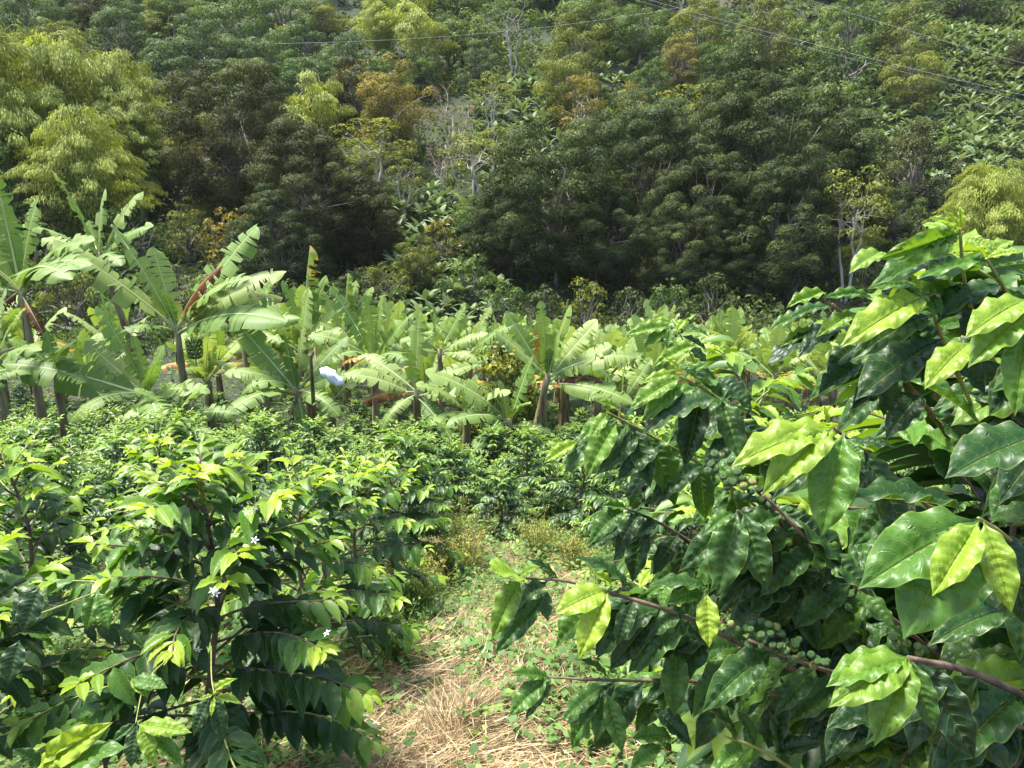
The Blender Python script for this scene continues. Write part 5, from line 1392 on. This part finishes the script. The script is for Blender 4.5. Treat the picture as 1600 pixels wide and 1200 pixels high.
# ---- coffee rows down the slope, copies of a few shrubs
def field_proto(seed, H, R, leafL):
    stem, br, lv = coffee_plan(seed, H, R, leafL, .040, (0, 0), .15, .22, .036)
    o = empty("coffee_shrub", (0, 0, 0), "coffee shrub", "coffee shrub")
    g = Geo(); g.tube(stem, np.linspace(.022, .006, len(stem)), 6)
    for p in br[::2]: g.tube(p, np.linspace(.005, .002, len(p)), 3, 0, False)
    add("stem", g.mesh("stem", M['branch']), o)
    g = Geo()
    g.scatter(LEAF8, np.array([l[1] for l in lv]), np.array([l[2] for l in lv]), np.array([l[3] for l in lv]), np.array([l[4] for l in lv]), np.array([l[5] for l in lv]), np.array([l[6] for l in lv]))
    add("foliage", g.mesh("foliage", M['coffee_foliage']), o)
    return o
def build_rows():
    r = np.random.default_rng(31)
    protos = [field_proto(600 + i, .90 + .07 * i, .66 + .03 * (i % 3), .084 + .006 * (i % 3)) for i in range(5)]
    used = [False] * 5
    rows = []
    for row in range(8):
        Y = 7.0 + row * 1.0 + .02 * row ** 2
        half = .70 * (Y + .6) + .4
        n = .92 + .02 * row
        rows.append([(x + r.uniform(-.2, .2), Y + r.uniform(-.25, .25), "%s row beyond the path end" % ORD[row]) for x in np.arange(-half, half * .8, n)])
    rows.append([(x + r.uniform(-.4, .4), Y + r.uniform(-.4, .4), "sparse band between the banana plants") for Y in (16.6, 18.0, 19.6, 21.4, 23.5) for x in np.arange(-.74 * Y, .25 * Y, 1.35)])
    rows.append([(-3.3, 3.6, "patch behind the flowering shrub"), (-4.3, 4.6, "patch behind the flowering shrub"), (-3.2, 4.7, "patch behind the flowering shrub"), (-4.3, 5.7, "patch behind the flowering shrub"), (-3.2, 5.6, "patch behind the flowering shrub"), (-2.1, 5.2, "patch behind the flowering shrub"), (-2.0, 6.1, "patch behind the flowering shrub"), (-3.1, 6.4, "patch behind the flowering shrub")])
    for rw in rows[:8]: rw[:] = [q for q in rw if -60 < proj((q[0], q[1], float(terrain(q[0], q[1])) + 1.0))[0] < 1500]
    rows.append([(-.95, 5.8, "line left of the path end")])
    rows.append([(1.15, 5.4, "group behind the right foreground shrubs"), (1.1, 6.3, "group behind the right foreground shrubs"), (2.2, 5.0, "group behind the right foreground shrubs"), (2.2, 6.1, "group behind the right foreground shrubs"), (2.3, 3.6, "group behind the right foreground shrubs")])
    for row in rows:
        row.sort(key=lambda q: q[0] / q[1])
        for ci, (x, Y, where) in enumerate(row):
            z = float(terrain(x, Y))
            k = int(r.integers(5))
            o = protos[k] if not used[k] else copy_tree(protos[k])
            used[k] = True
            s = r.uniform(.8, 1.2) * (.8 if Y > 16.2 else .86 if (Y < 9 and abs(x) < 2.5) else 1)
            o.location = (x, Y, z - .02); o.rotation_euler = (0, 0, r.uniform(0, 6.28)); o.scale = (s, s, s * r.uniform(.9, 1.1))
            sp = where.startswith("sparse")
            o["label"] = "small dark coffee shrub in the sparse band between the banana plants" if sp else "glossy coffee shrub, %s from the left in the %s" % (ORD[ci], where)
            o["group"] = "coffee shrubs between the banana plants" if sp else "coffee shrubs in the field below the path"
build_rows()

# ------------------------------------------------------------------ path litter, weeds, grass
def build_litter():
    r = np.random.default_rng(41)
    n = 120000
    x = r.uniform(-2.4, 1.6, n); y = 1.6 + 5.6 * r.random(n) ** 1.5
    dens = np.exp(-((x + .22) / .62) ** 2) * np.interp(y, [1.5, 3.6, 4.6, 7], [1, 1, .35, .15])
    dens = dens * np.clip(.75 + .6 * hsin(x * 3, y * 3, 1.1), .15, 1) + .10
    m = r.random(n) < dens
    x, y = x[m], y[m]; n = len(x)
    az = r.uniform(0, 2 * PI, n); az = np.where(r.random(n) < .45, .55 + r.normal(size=n) * .35 + .8 * hsin(x, y, 2.0), az)
    B = np.stack([x, y, terrain(x, y) + .004 + .035 * r.random(n) ** 2], -1)
    X = np.stack([np.cos(az), np.sin(az), r.normal(size=n) * .16], -1)
    N = nrm(np.array((0, 0, 1.0)) + rand_dirs(n, r) * .5)
    g = Geo(); L = .03 + .2 * r.random(n) ** 1.8
    g.scatter(STRAW, B, X, N, L, .001 + .0035 * r.random(n) ** 2, np.clip(r.normal(size=n) * .25 + .55, 0, 1))
    tag(add("straw_litter", g.mesh("straw_litter", M['straw'])), "layer of cut dry straw and stalks covering the path", "straw", None, "stuff")

    n = 19000
    x = r.uniform(-5, 4, n); y = 1.5 + 6.5 * r.random(n) ** 1.2
    core = np.exp(-((x + .22) / .55) ** 2) * np.interp(y, [1.5, 2.9, 3.8, 7], [.93, .86, .40, .15])
    ptc = np.clip(.55 + .6 * hsin(x + 5, y, 2.3), 0, 1)
    m = r.random(n) < (1 - core) * (.35 + .65 * ptc)
    x, y = x[m], y[m]; n = len(x); per = 9
    hgt = np.repeat(r.uniform(.02, .16, n), per) * r.random(n * per)
    bx = np.repeat(x, per) + r.normal(size=n * per) * .045; by = np.repeat(y, per) + r.normal(size=n * per) * .045
    B = np.stack([bx, by, terrain(bx, by) + .006 + hgt], -1)
    q = n * per
    X = nrm(rand_dirs(q, r) * np.array((1, 1, .3))); N = nrm(np.array((0, 0, 1.0)) + rand_dirs(q, r) * .45)
    L = r.uniform(.018, .06, q)
    g = Geo(); g.scatter(CARD, B, X, N, L, L * r.uniform(.5, .9, q), np.clip(np.repeat(r.normal(size=n) * .16 + .48, per) + r.normal(size=q) * .1, 0, 1))
    # grass blades
    n = 16000
    x = r.uniform(-3, 2, n); y = 1.8 + 5.4 * r.random(n) ** .9
    m = r.random(n) < np.clip(.25 + .6 * hsin(x, y + 4, 1.7), .04, 1) * np.interp(y, [1.8, 4, 6], [.35, .7, 1])
    x, y = x[m], y[m]; n = len(x)
    B = np.stack([x, y, terrain(x, y)], -1)
    X = nrm(np.stack([r.normal(size=n) * .5, r.normal(size=n) * .5, np.ones(n)], -1)); N = rand_dirs(n, r)
    g.scatter(GRASS, B, X, N, r.uniform(.05, .2, n), r.uniform(.002, .005, n), np.clip(r.normal(size=n) * .2 + .72, 0, 1))
    tag(add("ground_cover", g.mesh("ground_cover", M['weed'])), "low green weeds and grass along the path and under the shrubs", "weeds", None, "stuff")
build_litter()

def tuft(px, Y, label, n, hgt, mat, seed, name, cat, spread=.55, w=.004, tpl=None):
    r = np.random.default_rng(seed)
    b, _ = on_ground(px, Y)
    q = np.stack([r.normal(size=n) * .05, r.normal(size=n) * .05, np.zeros(n)], -1)
    X = nrm(np.stack([r.normal(size=n) * spread, r.normal(size=n) * spread, np.ones(n) * .9], -1))
    g = Geo(); g.scatter(tpl or GRASS, q, X, rand_dirs(n, r), hgt * r.uniform(.5, 1.1, n), r.uniform(.6, 1.3, n) * w, np.clip(r.normal(size=n) * .18 + .75, 0, 1))
    o = empty(name, b, label, cat)
    add("blades", g.mesh(name, M[mat]), o)
tuft(722, 2.72, "pale dry grass tuft on the path at the bottom edge", 420, .26, 'straw', 1, "dry_grass_tuft", "grass tuft", .95, .004)
tuft(690, 2.62, "straw coloured grass tuft just left of the pale dry tuft", 220, .18, 'straw', 2, "dry_grass_tuft", "grass tuft", 1.0, .004)

def bushy_weed(px, Y, h, w, label, seed, mat='weed_dry'):
    r = np.random.default_rng(seed)
    b, _ = on_ground(px, Y)
    o = empty("yellow_weed", b, label, "weed")
    s, g = Geo(), Geo()
    for k in range(26):
        a = r.uniform(0, 6.28); tip = np.array((math.cos(a) * w * r.random(), math.sin(a) * w * r.random(), h * r.uniform(.6, 1)))
        p = np.array([(tip[0] * .2, tip[1] * .2, -.02), tip * .55 + np.array((0, 0, .03)), tip])
        s.tube(p, [.003, .0025, .0012], 4, .6, False)
        m = 46; f = .25 + .75 * r.random(m)
        B = np.stack([np.interp(f, [0, .5, 1], p[:, i]) for i in range(3)], -1) + r.normal(size=(m, 3)) * .018
        g.scatter(CARD, B, nrm(rand_dirs(m, r) + np.array((0, 0, .3))), rand_dirs(m, r), r.uniform(.012, .035, m), r.uniform(.005, .012, m), np.clip(r.normal(size=m) * .2 + .55, 0, 1))
    add("stems", s.mesh("weed_stems", M[mat]), o); add("leaves", g.mesh("weed_leaves", M[mat]), o)
bushy_weed(715, 5.7, .55, .30, "tall yellowing feathery weed at the end of the path", 1)
bushy_weed(690, 5.0, .38, .26, "greenish yellow weed against the left shrubs near the path end", 3)
bushy_weed(895, 5.4, .34, .26, "brownish weed at the right end of the path", 4)
bushy_weed(735, 5.3, .42, .30, "yellow-green feathery weed in the middle of the path end", 11)
bushy_weed(840, 5.9, .40, .30, "dry yellow weed at the foot of the coffee shrubs beyond the path", 13)
bushy_weed(670, 4.5, .34, .26, "pale yellow-green weed leaning out of the left shrubs", 14)
bushy_weed(650, 4.1, .26, .24, "green feathery weed beside the left shrubs halfway along the path", 5, 'weed')
bushy_weed(620, 3.4, .26, .22, "leafy green weed under the left shrubs", 6, 'weed')

ROUND = None
def round_weed(px, Y, n, L, label, seed, pointed=False):
    r = np.random.default_rng(seed)
    b, _ = on_ground(px, Y)
    o = empty("broadleaf_weed", b, label, "weed")
    t = np.linspace(0, 2 * PI, 13)[:-1]
    v = [(0.5, 0, .04)] + [(.5 + .5 * math.cos(a), (.30 if pointed else .46) * math.sin(a), -.08 * math.cos(a) ** 2) for a in t]
    f = np.array([[0, 1 + k, 1 + (k + 1) % 12] for k in range(12)])
    me = mk_mesh("weed_leaf", np.array(v), f, {"tint": np.full(13, .42)}, None, True, [M['weed']])
    st = Geo()
    for k in range(n):
        a = k * 2.4 + r.uniform(-.3, .3); h = r.uniform(.04, .16); out = r.uniform(.02, .10)
        foot = np.array((math.cos(a) * out, math.sin(a) * out, h))
        st.tube(np.array([(0, 0, -.01), foot * .6, foot]), [.002, .0015, .001], 4, .4, False)
        lo = add("leaf", me, o, foot); s = L * r.uniform(.7, 1.2)
        lo.rotation_euler = (r.uniform(-.3, .3), r.uniform(-.1, .5), a); lo.scale = (s, s, s)
    add("stalks", st.mesh("weed_stalks", M['weed']), o)
round_weed(425, 2.95, 14, .075, "round-leaved green weed at the foot of the flowering shrub", 1)
round_weed(465, 3.1, 10, .06, "smaller round-leaved weed right of the one at the flowering shrub", 2)
round_weed(757, 3.45, 12, .075, "pale green rosette weed in the middle of the straw path", 3, True)
round_weed(600, 3.3, 10, .06, "bright green weed at the left margin of the straw", 4, True)
round_weed(560, 2.9, 10, .05, "low green weed beside the straw at the lower left", 5, True)

def stick(p0, p1, rad, label):
    a, b = np.array([*p0, float(terrain(*p0)) + .02]), np.array([*p1, float(terrain(*p1)) + .02])
    t = np.linspace(0, 1, 6)[:, None]
    p = a * (1 - t) + b * t + np.random.default_rng(int(p0[1] * 100)).normal(size=(6, 3)) * .008
    g = Geo(); g.tube(p - a, np.linspace(rad, rad * .5, 6), 6)
    tag(add("fallen_stick", g.mesh("fallen_stick", M['twig']), None, a), label, "stick")
stick((-.95, 2.6), (-.25, 3.25), .009, "long grey-brown stick lying across the straw at the left")
stick((-.75, 2.62), (-.30, 2.80), .006, "thin stick beside the long one on the straw")
stick((-.62, 2.9), (-.22, 2.98), .006, "short stick lying level in the straw")
stick((-.32, 3.35), (-.18, 3.95), .008, "brown stick pointing up the path in the middle")
stick((.05, 2.7), (.42, 2.95), .005, "thin brown stalk lying in the straw under the right branch")

# ------------------------------------------------------------------ cables across the valley
def cable(a, b, sag, rad, label):
    p0, p1 = P(*a), P(*b)
    t = np.linspace(0, 1, 40)
    p = p0[None] * (1 - t)[:, None] + p1[None] * t[:, None]
    p[:, 2] -= sag * 4 * t * (1 - t)
    g = Geo(); g.tube(p - p0, np.full(40, rad), 5, 0, False)
    tag(add("cable", g.mesh("cable", M['cable']), None, p0), label, "cable", "cables crossing the valley")
cable((860, -45, 75), (1900, 215, 62), .6, .011, "brightest cable running down to the right from the top middle")
cable((865, -38, 75), (1900, 226, 62), .6, .008, "cable just under the brightest one")
cable((430, 68, 70), (1180, -12, 85), 1.2, .010, "dark cable rising to the right across the top middle")
cable((1180, -28, 75), (1800, 150, 65), .4, .010, "cable at the upper right corner over the plantains")

# ------------------------------------------------------------------ humid air over the valley
def build_haze():
    x0, x1, y0, y1, z0, z1 = -246.0, 246.0, -66.0, 256.0, -14.0, 112.0
    v = np.array([(x, y, z) for z in (z0, z1) for x, y in ((x0, y0), (x1, y0), (x1, y1), (x0, y1))])
    f = np.array([[3, 2, 1, 0], [4, 5, 6, 7], [0, 1, 5, 4], [1, 2, 6, 5], [2, 3, 7, 6], [3, 0, 4, 7]])
    m = bpy.data.materials.new("haze_air"); m.use_nodes = True
    nt = m.node_tree; nt.nodes.remove(nt.nodes["Principled BSDF"])
    pv = nt.nodes.new("ShaderNodeVolumePrincipled")
    pv.inputs['Color'].default_value = (0.92, 0.95, 1.0, 1); pv.inputs['Density'].default_value = 0.00006
    nt.links.new(pv.outputs[0], nt.nodes["Material Output"].inputs['Volume'])
    tag(add("haze", mk_mesh("haze", v, f, None, None, False, [m])), "thin pale haze in the valley air", "haze", None, "stuff")
build_haze()
